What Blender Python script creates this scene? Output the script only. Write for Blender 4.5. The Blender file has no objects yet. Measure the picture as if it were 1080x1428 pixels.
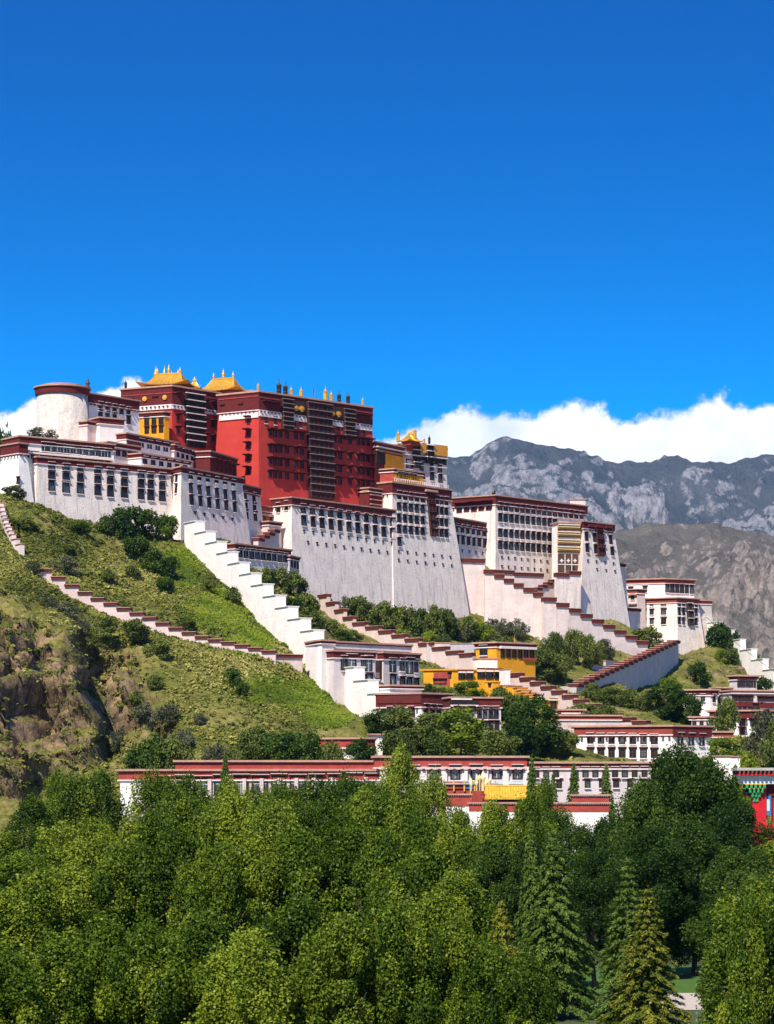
import bpy, math, random
import numpy as np
from mathutils import Vector, Matrix

S = bpy.context.scene
COL = S.collection
R = math.radians
rnd = random.Random(7)

# ------------------------------------------------------------------ camera, sky, sun, exposure
F, CX, HZ, ZC = 3600.0, 540.0, 1095.0, 15.0      # focal length, centre column and eye level in photo pixels; eye height in m
cam = bpy.data.objects.new('camera', bpy.data.cameras.new('camera'))
COL.objects.link(cam)
cam.location = (0, 0, ZC)
cam.rotation_euler = (R(90), 0, 0)
cam.data.sensor_fit = 'HORIZONTAL'
cam.data.sensor_width = 36
cam.data.lens = F / 1080 * 36
cam.data.shift_y = (HZ - 714) / 1080
cam.data.clip_start = 1
cam.data.clip_end = 60000
S.camera = cam

SUN_AZ, SUN_EL = 25, 49                           # degrees left of straight behind the camera, and up
sun = bpy.data.objects.new('sun', bpy.data.lights.new('sun', 'SUN'))
COL.objects.link(sun)
sun.data.energy = 5.0
sun.data.angle = R(0.5)
sun.data.color = (1, .93, .82)
sv = Vector((-math.sin(R(SUN_AZ)) * math.cos(R(SUN_EL)), -math.cos(R(SUN_AZ)) * math.cos(R(SUN_EL)), math.sin(R(SUN_EL))))
sun.rotation_euler = sv.to_track_quat('Z', 'Y').to_euler()
S.view_settings.view_transform = 'Standard'
S.view_settings.look = 'None'
S.view_settings.exposure = 0.5
S.view_settings.gamma = 1

W = bpy.data.worlds.new('World')
S.world = W
W.use_nodes = True


def build_world():
    nt = W.node_tree
    nt.nodes.clear()
    N = lambda t, **k: setn(nt.nodes.new(t), k)
    L = nt.links.new
    out = N('ShaderNodeOutputWorld')
    bg = N('ShaderNodeBackground')
    bg.inputs[1].default_value = 0.12
    tc = N('ShaderNodeTexCoord')
    sky = N('ShaderNodeTexSky', sky_type='NISHITA', sun_disc=False, sun_elevation=R(SUN_EL), sun_rotation=R(180 + SUN_AZ),
            altitude=3600, air_density=1.0, dust_density=0.25, ozone_density=4.0)
    # thin high-altitude air: the deep blue comes low down the sky
    mp = N('ShaderNodeVectorMath', operation='MULTIPLY')
    mp.inputs[1].default_value = (1, 1, 1)
    sz = N('ShaderNodeSeparateXYZ'); L(tc.outputs['Generated'], sz.inputs[0])
    k1 = N('ShaderNodeMath', operation='MULTIPLY_ADD'); k1.inputs[1].default_value = 6.4; k1.inputs[2].default_value = .9; L(sz.outputs['Z'], k1.inputs[0])
    k2 = N('ShaderNodeMath', operation='MULTIPLY'); L(k1.outputs[0], k2.inputs[0]); L(sz.outputs['Z'], k2.inputs[1])
    cz = N('ShaderNodeCombineXYZ'); L(sz.outputs['X'], cz.inputs[0]); L(sz.outputs['Y'], cz.inputs[1]); L(k2.outputs[0], cz.inputs[2])
    L(cz.outputs[0], mp.inputs[0])
    nm = N('ShaderNodeVectorMath', operation='NORMALIZE')
    L(mp.outputs[0], nm.inputs[0])
    L(nm.outputs[0], sky.inputs[0])
    hs = N('ShaderNodeHueSaturation')
    hs.inputs['Hue'].default_value = .4945
    hs.inputs['Saturation'].default_value = 1.95
    hs.inputs['Value'].default_value = 1.68
    L(sky.outputs[0], hs.inputs['Color'])
    sm = N('ShaderNodeMapRange'); sm.inputs[1].default_value = .10; sm.inputs[2].default_value = .28; sm.inputs[3].default_value = 1.5; sm.inputs[4].default_value = 2.7
    L(sz.outputs['Z'], sm.inputs[0]); L(sm.outputs[0], hs.inputs['Saturation'])
    hm = N('ShaderNodeMapRange'); hm.inputs[1].default_value = .08; hm.inputs[2].default_value = .28; hm.inputs[3].default_value = .4945; hm.inputs[4].default_value = .508
    L(sz.outputs['Z'], hm.inputs[0]); L(hm.outputs[0], hs.inputs['Hue'])
    # cumulus bank standing behind the mountains: azimuth profile plus billowing noise
    sep = N('ShaderNodeSeparateXYZ')
    L(tc.outputs['Generated'], sep.inputs[0])
    az = N('ShaderNodeMath', operation='ARCTAN2')
    L(sep.outputs['X'], az.inputs[0]); L(sep.outputs['Y'], az.inputs[1])
    mr = N('ShaderNodeMapRange')
    mr.inputs['From Min'].default_value = -.25; mr.inputs['From Max'].default_value = .25
    L(az.outputs[0], mr.inputs['Value'])
    cr = N('ShaderNodeValToRGB')
    prof = [(-120, 600), (0, 578), (30, 564), (60, 552), (110, 556), (150, 548), (200, 540), (232, 560), (280, 620), (500, 620), (535, 607), (560, 596),
            (590, 583), (640, 577), (700, 580), (760, 579), (800, 577), (840, 574), (880, 590), (930, 578), (975, 560), (1010, 556), (1080, 572), (1250, 580)]
    prof = [(px, py) for px, py in prof if True]
    e = cr.color_ramp.elements
    while len(e) > 1:
        e.remove(e[-1])
    for i, (px, py) in enumerate(prof[:32]):
        pos = (math.atan((px - CX) / F) + .25) / .5
        val = (HZ - py) / F / .2
        el = e[0] if i == 0 else e.new(pos)
        el.position = pos
        el.color = (val, val, val, 1)
    L(mr.outputs[0], cr.inputs[0])
    hl = N('ShaderNodeVectorMath', operation='LENGTH')
    cx = N('ShaderNodeCombineXYZ')
    L(sep.outputs['X'], cx.inputs[0]); L(sep.outputs['Y'], cx.inputs[1])
    L(cx.outputs[0], hl.inputs[0])
    ev = N('ShaderNodeMath', operation='DIVIDE')
    L(sep.outputs['Z'], ev.inputs[0]); L(hl.outputs['Value'], ev.inputs[1])
    nz = N('ShaderNodeTexNoise')
    nz.inputs['Scale'].default_value = 42; nz.inputs['Detail'].default_value = 7; nz.inputs['Roughness'].default_value = .62
    L(tc.outputs['Generated'], nz.inputs['Vector'])
    nm2 = N('ShaderNodeMath', operation='MULTIPLY_ADD')
    nm2.inputs[1].default_value = .030; nm2.inputs[2].default_value = -.014
    L(nz.outputs['Fac'], nm2.inputs[0])
    top = N('ShaderNodeMath', operation='MULTIPLY_ADD')
    top.inputs[1].default_value = .2
    L(cr.outputs[0], top.inputs[0]); L(nm2.outputs[0], top.inputs[2])
    df = N('ShaderNodeMath', operation='SUBTRACT')
    L(top.outputs[0], df.inputs[0]); L(ev.outputs[0], df.inputs[1])
    ms = N('ShaderNodeMapRange', interpolation_type='SMOOTHERSTEP')
    ms.inputs['From Min'].default_value = -.0012; ms.inputs['From Max'].default_value = .0042
    L(df.outputs[0], ms.inputs['Value'])
    n2 = N('ShaderNodeTexNoise')
    n2.inputs['Scale'].default_value = 30; n2.inputs['Detail'].default_value = 6
    L(tc.outputs['Generated'], n2.inputs['Vector'])
    cc = N('ShaderNodeValToRGB')
    cc.color_ramp.elements[0].position = .36; cc.color_ramp.elements[0].color = (5.4, 6.0, 7.1, 1)
    cc.color_ramp.elements[1].position = .56; cc.color_ramp.elements[1].color = (7.6, 7.7, 7.9, 1)
    L(n2.outputs['Fac'], cc.inputs[0])
    mx = N('ShaderNodeMix', data_type='RGBA')
    L(ms.outputs[0], mx.inputs['Factor'])
    L(hs.outputs[0], mx.inputs[6]); L(cc.outputs[0], mx.inputs[7])
    L(mx.outputs[2], bg.inputs[0])
    L(bg.outputs[0], out.inputs[0])


def setn(n, kw):
    for k, v in kw.items():
        setattr(n, k, v)
    return n


build_world()


# ------------------------------------------------------------------ helpers
def P(px, py, Y):
    """photo pixel at a real depth (m) -> point of the place"""
    return np.array([(px - CX) / F * Y, Y, ZC + (HZ - py) / F * Y])


MATS = {}


def M(name, c1, c2=None, scale=.6, rough=.9, bump=0., bscale=6., streak=0., c3=None, metal=0., stone=0., spec=.3):
    m = bpy.data.materials.new(name)
    m.use_nodes = True
    nt = m.node_tree
    N = lambda t, **k: setn(nt.nodes.new(t), k)
    L = nt.links.new
    b = nt.nodes['Principled BSDF']
    b.inputs['Roughness'].default_value = rough
    b.inputs['Metallic'].default_value = metal
    b.inputs['Specular IOR Level'].default_value = spec
    c2 = c2 or tuple(x * .8 for x in c1)
    g = N('ShaderNodeNewGeometry')
    n = N('ShaderNodeTexNoise')
    n.inputs['Scale'].default_value = scale; n.inputs['Detail'].default_value = 6; n.inputs['Roughness'].default_value = .65
    L(g.outputs['Position'], n.inputs['Vector'])
    r = N('ShaderNodeValToRGB')
    r.color_ramp.elements[0].position = .35; r.color_ramp.elements[0].color = (*c2, 1)
    r.color_ramp.elements[1].position = .62; r.color_ramp.elements[1].color = (*c1, 1)
    L(n.outputs['Fac'], r.inputs[0])
    col = r.outputs[0]
    if streak:
        mp = N('ShaderNodeMapping'); mp.inputs['Scale'].default_value = (1.3, 1.3, .09)
        L(g.outputs['Position'], mp.inputs[0])
        n3 = N('ShaderNodeTexNoise'); n3.inputs['Scale'].default_value = 1.; n3.inputs['Detail'].default_value = 5; n3.inputs['Roughness'].default_value = .7
        L(mp.outputs[0], n3.inputs['Vector'])
        mr = N('ShaderNodeMapRange'); mr.inputs[1].default_value = .5; mr.inputs[2].default_value = .72; mr.inputs[4].default_value = streak
        L(n3.outputs['Fac'], mr.inputs[0])
        mx = N('ShaderNodeMix', data_type='RGBA'); mx.inputs[7].default_value = (*(c3 or (.3, .27, .26)), 1)
        L(mr.outputs[0], mx.inputs[0]); L(col, mx.inputs[6])
        col = mx.outputs[2]
    if stone:
        v = N('ShaderNodeTexNoise'); v.inputs['Scale'].default_value = 2.2; v.inputs['Detail'].default_value = 3
        mp = N('ShaderNodeMapping'); mp.inputs['Scale'].default_value = (1, 1, 1.7)
        L(g.outputs['Position'], mp.inputs[0]); L(mp.outputs[0], v.inputs['Vector'])
        mr = N('ShaderNodeMapRange'); mr.inputs[1].default_value = .56; mr.inputs[2].default_value = .68; mr.inputs[4].default_value = stone
        L(v.outputs['Fac'], mr.inputs[0])
        mx = N('ShaderNodeMix', data_type='RGBA'); mx.inputs[7].default_value = (.34, .30, .29, 1)
        L(mr.outputs[0], mx.inputs[0]); L(col, mx.inputs[6])
        col = mx.outputs[2]
    L(col, b.inputs['Base Color'])
    if bump:
        n2 = N('ShaderNodeTexNoise'); n2.inputs['Scale'].default_value = bscale; n2.inputs['Detail'].default_value = 4
        L(g.outputs['Position'], n2.inputs['Vector'])
        bp = N('ShaderNodeBump'); bp.inputs['Strength'].default_value = bump; bp.inputs['Distance'].default_value = .15
        L(n2.outputs['Fac'], bp.inputs['Height']); L(bp.outputs[0], b.inputs['Normal'])
    MATS[name] = m
    return m


M('white', (.87, .745, .65), (.73, .62, .545), scale=.3, bump=.45, bscale=3.0, streak=.85, stone=.55, c3=(.38, .32, .285))
M('clean_white', (.88, .83, .76), (.79, .73, .66), scale=.35, bump=.45, bscale=3, streak=.2, c3=(.5, .45, .42))
M('rough_white', (.60, .53, .465), (.45, .395, .345), scale=.8, bump=1., bscale=1.5, streak=.35, stone=.85)
M('pink_white', (.68, .54, .49), (.58, .44, .40), scale=.4, bump=.5, bscale=3, streak=.35, stone=.2, c3=(.45, .32, .3))
M('pale_pink', (.76, .63, .575), (.64, .52, .475), scale=.35, bump=.45, bscale=3, streak=.5, stone=.3, c3=(.48, .36, .33))
M('lilac', (.64, .56, .54), (.55, .48, .47), scale=.5, bump=.3, streak=.25, c3=(.36, .32, .33))
M('grey_wall', (.52, .48, .48), (.42, .39, .39), scale=.5, bump=.5, bscale=3, streak=.4, stone=.2, c3=(.3, .28, .28))
M('red', (.50, .046, .032), (.42, .036, .027), scale=.3, bump=.35, bscale=3, streak=.25, c3=(.2, .014, .016))
M('maroon', (.135, .016, .014), (.095, .012, .012), scale=1.2, bump=.7, bscale=7)
M('brick_red', (.40, .065, .045), (.30, .045, .035), scale=.8, bump=.3, streak=.2, c3=(.2, .05, .04))
M('rust', (.30, .055, .034), (.22, .042, .03), scale=1, bump=.3)
M('yellow', (.76, .35, .014), (.62, .26, .012), scale=.5, bump=.2, streak=.3, c3=(.42, .17, .02))
M('cope', (.50, .29, .21), (.38, .21, .155), scale=.7, bump=.3)
M('cap_red', (.13, .021, .016), (.09, .016, .013), scale=.9, bump=.4)
M('bay_ledge', (.30, .22, .19), (.22, .155, .135), scale=1.5)
M('trim_white', (.78, .70, .66), (.68, .58, .54), scale=1.5)
M('timber', (.040, .022, .018), (.022, .013, .012), scale=1)
M('black_cloth', (.018, .015, .015), (.012, .010, .010), scale=1)
M('brown_cloth', (.10, .052, .032), (.075, .04, .026), scale=1)
M('pane', (.022, .021, .025), (.014, .013, .016), scale=.8, rough=.25, spec=.5)
M('pane_grey', (.10, .12, .13), (.05, .06, .06), scale=.9, rough=.2, spec=.5)
M('pane_red', (.16, .03, .025), (.11, .02, .02), scale=1.5)
M('gold', (.83, .47, .06), (.66, .33, .03), scale=1.2, rough=.38, metal=.55, spec=.5)
M('gold_paint', (.70, .40, .05), (.55, .28, .03), scale=1.2, rough=.5)
M('gold_frieze', (.62, .28, .03), (.42, .17, .02), scale=2.2, rough=.5)
M('bronze', (.10, .09, .07), (.05, .05, .045), scale=2, rough=.45, metal=.4)
M('tile_yellow', (.62, .40, .04), (.46, .26, .02), scale=1.5, rough=.45)
M('rock', (.36, .25, .17), (.17, .125, .10), scale=.35, bump=1, bscale=1.4)
M('path', (.50, .42, .34), (.42, .35, .29), scale=1.4, bump=.2)
M('lane', (.46, .38, .31), (.36, .29, .24), scale=.8, bump=.3)
M('trunk', (.10, .075, .055), (.055, .04, .03), scale=3, bump=.5)
M('vivid_red', (.62, .012, .02), (.5, .01, .015), scale=1, rough=.6)
M('vivid_green', (.02, .36, .12), (.015, .26, .09), scale=2, rough=.6)
M('blue', (.06, .20, .42), (.04, .14, .3), scale=2, rough=.6)
M('pale_blue', (.58, .66, .66), (.48, .57, .58), scale=2, rough=.6)
M('slate', (.46, .42, .37), (.35, .32, .28), scale=1, bump=.3)
M('cream', (.75, .66, .36), (.62, .52, .25), scale=2)


class MB:
    """collects shapes given in world metres; build() links them as one mesh"""
    def __init__(s):
        s.v, s.f, s.m = [], [], []

    def add(s, vs, fs, mat=0):
        o = len(s.v)
        s.v += [tuple(float(c) for c in p) for p in vs]
        s.f += [tuple(i + o for i in f) for f in fs]
        s.m += [mat] * len(fs)

    def frustum(s, p0, z0, p1, z1, mat=0, bottom=True):
        n = len(p0)
        vs = [(x, y, z0) for x, y in p0] + [(x, y, z1) for x, y in p1]
        fs = [(i, (i + 1) % n, n + (i + 1) % n, n + i) for i in range(n)]
        fs.append(tuple(range(n, 2 * n)))
        if bottom:
            fs.append(tuple(reversed(range(n))))
        s.add(vs, fs, mat)

    def obox(s, o, u, v, w, mat=0):
        """box from corner o along vectors u, v, w (right-handed)"""
        o, u, v, w = (np.array(q, float) for q in (o, u, v, w))
        vs = [o, o + u, o + u + v, o + v, o + w, o + u + w, o + u + v + w, o + v + w]
        s.add(vs, [(3, 2, 1, 0), (4, 5, 6, 7), (0, 1, 5, 4), (1, 2, 6, 5), (2, 3, 7, 6), (3, 0, 4, 7)], mat)

    def cbox(s, c, sx, sy, sz, mat=0, ang=0.):
        ca, sa = math.cos(ang), math.sin(ang)
        u = np.array([ca, sa, 0]) * sx; v = np.array([-sa, ca, 0]) * sy; w = np.array([0, 0, sz])
        s.obox(np.array(c) - u / 2 - v / 2 - w / 2, u, v, w, mat)

    def tube(s, p0, p1, r0, r1, n=8, mat=0):
        p0, p1 = np.array(p0, float), np.array(p1, float)
        d = p1 - p0; d /= np.linalg.norm(d) + 1e-9
        a = np.cross(d, [0, 0, 1.]) if abs(d[2]) < .9 else np.cross(d, [1., 0, 0])
        a /= np.linalg.norm(a); b = np.cross(d, a)
        vs = []
        for p, r in ((p0, r0), (p1, r1)):
            for i in range(n):
                t = 2 * math.pi * i / n
                vs.append(p + (a * math.cos(t) + b * math.sin(t)) * r)
        fs = [(i, (i + 1) % n, n + (i + 1) % n, n + i) for i in range(n)]
        fs += [tuple(range(n, 2 * n)), tuple(reversed(range(n)))]
        s.add(vs, fs, mat)

    def lathe(s, c, prof, n=10, mat=0):
        vs = []
        for r, z in prof:
            for i in range(n):
                t = 2 * math.pi * i / n
                vs.append((c[0] + r * math.cos(t), c[1] + r * math.sin(t), c[2] + z))
        fs = []
        for k in range(len(prof) - 1):
            for i in range(n):
                fs.append((k * n + i, k * n + (i + 1) % n, (k + 1) * n + (i + 1) % n, (k + 1) * n + i))
        fs.append(tuple(range((len(prof) - 1) * n, len(prof) * n)))
        s.add(vs, fs, mat)

    def mesh(s, name, mats, base=(0, 0, 0), smooth=False):
        me = bpy.data.meshes.new(name)
        bx = np.array(base)
        me.from_pydata([tuple(np.array(p) - bx) for p in s.v], [], s.f)
        for m in mats:
            me.materials.append(MATS[m])
        me.polygons.foreach_set('material_index', s.m)
        if smooth:
            me.polygons.foreach_set('use_smooth', [True] * len(s.f))
        me.update()
        return me

    def build(s, name, mats, parent=None, smooth=False):
        mats = [mats] if isinstance(mats, str) else mats
        base = wloc(parent) if parent else (0, 0, 0)
        o = bpy.data.objects.new(name, s.mesh(name, mats, base, smooth))
        COL.objects.link(o)
        o.parent = parent
        return o


def wloc(o):
    p = Vector((0, 0, 0))
    while o:
        p = p + o.location
        o = o.parent
    return tuple(p)


def tag(o, label, cat=None, group=None, kind=None):
    o['label'] = label
    if cat: o['category'] = cat
    if group: o['group'] = group
    if kind: o['kind'] = kind
    return o


def thing(name, label, cat, loc, group=None):
    o = bpy.data.objects.new(name, None)
    o.empty_display_size = 1
    COL.objects.link(o)
    o.location = tuple(float(c) for c in loc)
    return tag(o, label, cat, group)


def structure(o):
    o['kind'] = 'structure'
    return o


def offset(poly, d):
    n = len(poly); out = []
    for i in range(n):
        p, a, b = (np.array(poly[k], float) for k in (i, i - 1, (i + 1) % n))
        e1 = (p - a) / np.linalg.norm(p - a); e2 = (b - p) / np.linalg.norm(b - p)
        n1 = np.array([e1[1], -e1[0]]); n2 = np.array([e2[1], -e2[0]])
        q = (n1 + n2) / max(.25, 1 + float(n1 @ n2))
        out.append(p + q * d)
    return out


# windows: meshes in local axes (x right, -y out of the wall, z up), shared between copies
WM = {}
PV = {}


def window_meshes(kind, w, h):
    key = (kind, round(w, 2), round(h, 2))
    if key in WM:
        return WM[key]
    f = MB(); l = MB(); p = MB()
    lm = ['timber', 'cap_red', 'trim_white']
    t = min(.22, w * .16)
    if kind == 'slit':
        f.cbox((0, -.04, 0), w, .1, h, 0)
        f.cbox((0, -.12, h / 2 + .1), w * 2.1, .26, .18, 0)
        WM[key] = (f.mesh('vent', ['timber']), None, None)
        return WM[key]
    depth = .16
    # black border, wider at the foot
    wb = w * 1.12 if kind in ('tall', 'arch') else w
    for sx in (-1, 1):
        f.add([(sx * w / 2, -depth, h / 2), (sx * (w / 2 - t), -depth, h / 2), (sx * (wb / 2 - t), -depth, -h / 2), (sx * wb / 2, -depth, -h / 2),
               (sx * w / 2, .05, h / 2), (sx * (w / 2 - t), .05, h / 2), (sx * (wb / 2 - t), .05, -h / 2), (sx * wb / 2, .05, -h / 2)],
              [(0, 1, 2, 3), (1, 5, 6, 2), (0, 3, 7, 4), (0, 4, 5, 1), (3, 2, 6, 7)] if sx < 0 else [(3, 2, 1, 0), (2, 6, 5, 1), (4, 7, 3, 0), (1, 5, 4, 0), (7, 6, 2, 3)], 0)
    f.cbox((0, -depth / 2, h / 2 - t / 2), w - 2 * t, depth, t, 0)
    f.cbox((0, -depth / 2, -h / 2 + t / 2), w - 2 * t, depth, t, 0)
    f.cbox((0, -.05, 0), .07, .06, h - 2 * t, 1)
    f.cbox((0, -.045, h * .12), w - 2 * t, .05, .07, 1)
    p.add([(-w / 2 + t * .6, -.02, -h / 2 + t), (w / 2 - t * .6, -.02, -h / 2 + t), (w / 2 - t * .6, -.02, h / 2 - t), (-w / 2 + t * .6, -.02, h / 2 - t)], [(0, 1, 2, 3)])
    out = {'tall': .5, 'red': 1.5, 'plain': .3, 'gold': .55, 'wide': .45, 'arch': .45, 'dark': .4}[kind]
    ww = w + (.12 if kind == 'tall' else .28 if kind != 'red' else .8)
    z = h / 2 + .06
    l.cbox((0, -out * .4, z), ww - .2, out * .8, .12, 0)
    l.cbox((0, -out * .5, z + .14), ww, out, .14, 1)
    if kind in ('tall', 'plain', 'wide', 'arch'):
        l.cbox((0, -out * .5, z + .25), ww + .08, out + .08, .08, 2)
    if kind in ('tall', 'plain', 'wide'):
        f.cbox((0, -.14, -h / 2 - .07), w + .14, .3, .16, 2)
    fm = {'red': 'maroon', 'gold': 'timber'}.get(kind, 'timber')
    pm = {'gold': 'gold_paint', 'red': 'pane', 'wide': 'pane_grey', 'plain': 'pane'}.get(kind, 'pane')
    bars = {'wide': 'pale_blue', 'tall': 'timber', 'red': 'timber'}.get(kind, 'brown_cloth')
    PV[key] = None
    WM[key] = (f.mesh('window', [fm, bars, 'trim_white']), p.mesh('pane', [pm]), l.mesh('lintel', ['timber', 'maroon' if kind in ('red', 'tall', 'arch') else 'cap_red', 'trim_white']))
    return WM[key]


class Bld:
    """battered flat-roofed block: A front-left top corner (px, py, depth), B right end of the front, L left end of the left face"""
    def __init__(s, name, label, cat, A, B, by=None, ang=45., L=8., Rd=None, zb=None, foot=None, k=.03, wall='white', frieze=1.8, fmat='maroon',
                 cope=.3, over=.4, group=None, root=None, cmat='cope', lines=True, part='wall'):
        a3 = P(*A)
        s.zt = a3[2]; a = a3[:2]
        if by is not None:
            Yb = A[2] * (HZ - A[1]) / (HZ - by)
            b = P(B, 0, Yb)[:2]
        else:
            d = np.array([math.cos(R(ang)), math.sin(R(ang))]); c = (B - CX) / F
            t = (c * a[1] - a[0]) / (d[0] - c * d[1])
            b = a + t * d
        d = (b - a) / np.linalg.norm(b - a); perp = np.array([-d[1], d[0]])
        if isinstance(L, tuple):
            l = P(L[0], 0, L[1])[:2]
        else:
            l = a + perp * L
        r = b + perp * (Rd if Rd else np.linalg.norm(l - a))
        s.d, s.perp, s.ang = d, perp, math.atan2(d[1], d[0])
        s.poly = [a, b, r, l]
        s.zb = zb if zb is not None else P(*foot)[2]
        s.k = k
        s.frieze = frieze
        cen = sum(s.poly) / 4
        s.root = root or thing(name, label, cat, (cen[0], cen[1], s.zb), group)
        hh = s.zt - s.zb
        s.bot = offset(s.poly, k * hh)
        m = MB(); m.frustum(s.bot, s.zb, s.poly, s.zt - .04)
        m.build(part, wall, s.root)
        if frieze:
            m = MB(); o1 = offset(s.poly, k * frieze + .14)
            m.frustum(o1, s.zt - frieze, o1, s.zt)
            m.build('frieze', fmat, s.root)
            m = MB()
            o3 = offset(s.poly, k * frieze + over)
            m.frustum(o3, s.zt, o3, s.zt + cope, 0)
            o4 = offset(s.poly, k * frieze + over * .62)
            m.frustum(o4, s.zt - .22, o4, s.zt - .003, 2)
            if lines:
                o2 = offset(s.poly, k * frieze + .26)
                m.frustum(o2, s.zt - frieze - .2, o2, s.zt - frieze - .003, 1)
                if frieze > 1.2:   # row of beam ends under the frieze
                    for i, j in ((0, 1), (3, 0)):
                        q0, q1 = np.array(o2[i]), np.array(o2[j]); e = q1 - q0; ln = np.linalg.norm(e); e /= ln
                        nn = np.array([e[1], -e[0]])
                        for q in range(int(ln / 1.1)):
                            c = q0 + e * (q + .5) * 1.1 + nn * .12
                            m.cbox((c[0], c[1], s.zt - frieze - .36), .4, .5, .28, 2, math.atan2(e[1], e[0]))
            s.coping = m.build('coping', [cmat, 'trim_white', 'cap_red'], s.root)
        elif cope:
            m = MB(); o3 = offset(s.poly, over); m.frustum(o3, s.zt, o3, s.zt + cope)
            s.coping = m.build('coping', cmat, s.root)

    def edge(s, face):
        i, j = {'f': (0, 1), 'l': (3, 0), 'r': (1, 2)}[face]
        a, b = s.poly[i], s.poly[j]
        a0 = s.bot[i]
        A = np.array([a[0], a[1], s.zt]); B = np.array([b[0], b[1], s.zt]); C = np.array([a0[0], a0[1], s.zb])
        u = (B - A) / np.linalg.norm(B - A)
        n = np.cross(C - A, u); n /= np.linalg.norm(n)
        e = np.array([u[1], -u[0], 0])
        if n @ e < 0: n = -n
        v = np.cross(n, u)
        return A, u, v, n

    def hit(s, face, px, py):
        A, u, v, n = s.edge(face)
        d = np.array([(px - CX) / F, 1, (HZ - py) / F]); o = np.array([0, 0, ZC])
        t = ((A - o) @ n) / (d @ n)
        return o + d * t

    def win(s, face, p0, p1, n, w, h, kind='tall', skip=(), name='window', label=None):
        a, b = s.hit(face, *p0), s.hit(face, *p1)
        A, u, v, nn = s.edge(face)
        fm, pm, lm = window_meshes(kind, w, h)
        base = np.array(wloc(s.root))
        for i in range(n):
            if i in skip: continue
            t = i / (n - 1) if n > 1 else 0
            p = a + (b - a) * t - base
            o = bpy.data.objects.new('vent' if kind == 'slit' else name, fm)
            COL.objects.link(o)
            o.parent = s.root
            o.matrix_basis = Matrix(((u[0], -nn[0], v[0], p[0]), (u[1], -nn[1], v[1], p[1]), (u[2], -nn[2], v[2], p[2]), (0, 0, 0, 1))) @ Matrix.Diagonal((rnd.uniform(.93, 1.07), rnd.uniform(.8, 1.2), rnd.uniform(.95, 1.05), 1))
            if label: o['label'] = label
            for nm, me in (('pane', pm), ('lintel', lm)):
                if me:
                    if nm == 'pane' and kind in ('tall', 'plain', 'wide') and rnd.random() < .3:
                        kk = (kind, round(w, 2), round(h, 2))
                        if PV.get(kk) is None:
                            PV[kk] = me.copy(); PV[kk].materials[0] = MATS['pane_grey' if kind != 'wide' else 'pane']
                        me = PV[kk]
                    c = bpy.data.objects.new(nm, me); COL.objects.link(c); c.parent = o

    def slab(s, face, p0, p1, h, out, name, mat, back=.05):
        """strip on a face, its top edge from pixel p0 to p1, h tall, standing out metres"""
        a, b = s.hit(face, *p0), s.hit(face, *p1)
        A, u, v, n = s.edge(face)
        m = MB(); m.obox(a - v * h - n * back, u * float((b - a) @ u), v * h, n * (out + back))
        return m.build(name, mat, s.root)

    def bay(s, face, tl, tr, bl, rows, out=.5, mat='timber', ledge='trim_white', name='lattice_bay', ledge_out=.45, posts=3, lh=.13, pmat='brown_cloth'):
        """tall timber bay with pale ledges; tl, tr, bl are pixels on the face"""
        a, b, c = s.hit(face, *tl), s.hit(face, *tr), s.hit(face, *bl)
        A, u, v, n = s.edge(face)
        wdt = float((b - a) @ u); hgt = float((a - c) @ v)
        o0 = c - u * float((c - a) @ u)
        m = MB(); m.obox(o0 - n * .2, u * wdt, v * hgt, n * (out + .2))
        for i in range(posts + 1):
            m.obox(o0 + u * (wdt - .16) * i / posts + n * (out + .002), u * .16, v * hgt, n * .1, 1)
        body = m.build(name, [mat, pmat], s.root)
        for i in range(rows):
            m = MB()
            q = o0 + v * (hgt * (i + .85) / rows) - u * .15 + n * (out - .05)
            m.obox(q, u * (wdt + .3), v * lh, n * (ledge_out + .05))
            m.build('ledge', ledge, body)
        return body

    def disc(s, face, px, py, r, mat='gold_paint', name='medallion', lift=.3):
        p = s.hit(face, px, py); A, u, v, n = s.edge(face)
        m = MB()
        m.tube(p, p + n * (lift + .2), r, r, 14)
        m.tube(p + n * (lift + .203), p + n * (lift + .32), r * .55, r * .4, 12)
        return m.build(name, mat, s.root)

    def roofpt(s, px, Y):
        p = P(px, 0, Y); return np.array([p[0], p[1], s.zt + .3])


def finial(parent, p, h, mat='gold', name='finial'):
    m = MB()
    m.lathe(p, [(h * .13, 0), (h * .2, h * .08), (h * .1, h * .16), (h * .17, h * .3), (h * .2, h * .42), (h * .09, h * .52), (h * .12, h * .6), (h * .05, h * .7), (h * .015, h)], 10)
    return m.build(name, mat, parent, True)


def victory_banner(parent, p, h, dark=True):
    m = MB(); r = h * .13
    m.lathe(p, [(r * .5, 0), (r, h * .06), (r, h * .3)], 10, 0)
    m.lathe((p[0], p[1], p[2] + h * .3), [(r * 1.06, 0), (r * 1.06, h * .06)], 10, 1)
    m.lathe((p[0], p[1], p[2] + h * .361), [(r, 0), (r, h * .22)], 10, 0)
    m.lathe((p[0], p[1], p[2] + h * .582), [(r * 1.15, 0), (r * 1.15, h * .06), (r * .6, h * .12), (r * .25, h * .2), (r * .05, h * .42)], 10, 1)
    return m.build('roof_banner', ['black_cloth' if dark else 'gold', 'bronze' if dark else 'gold'], parent)


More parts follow.
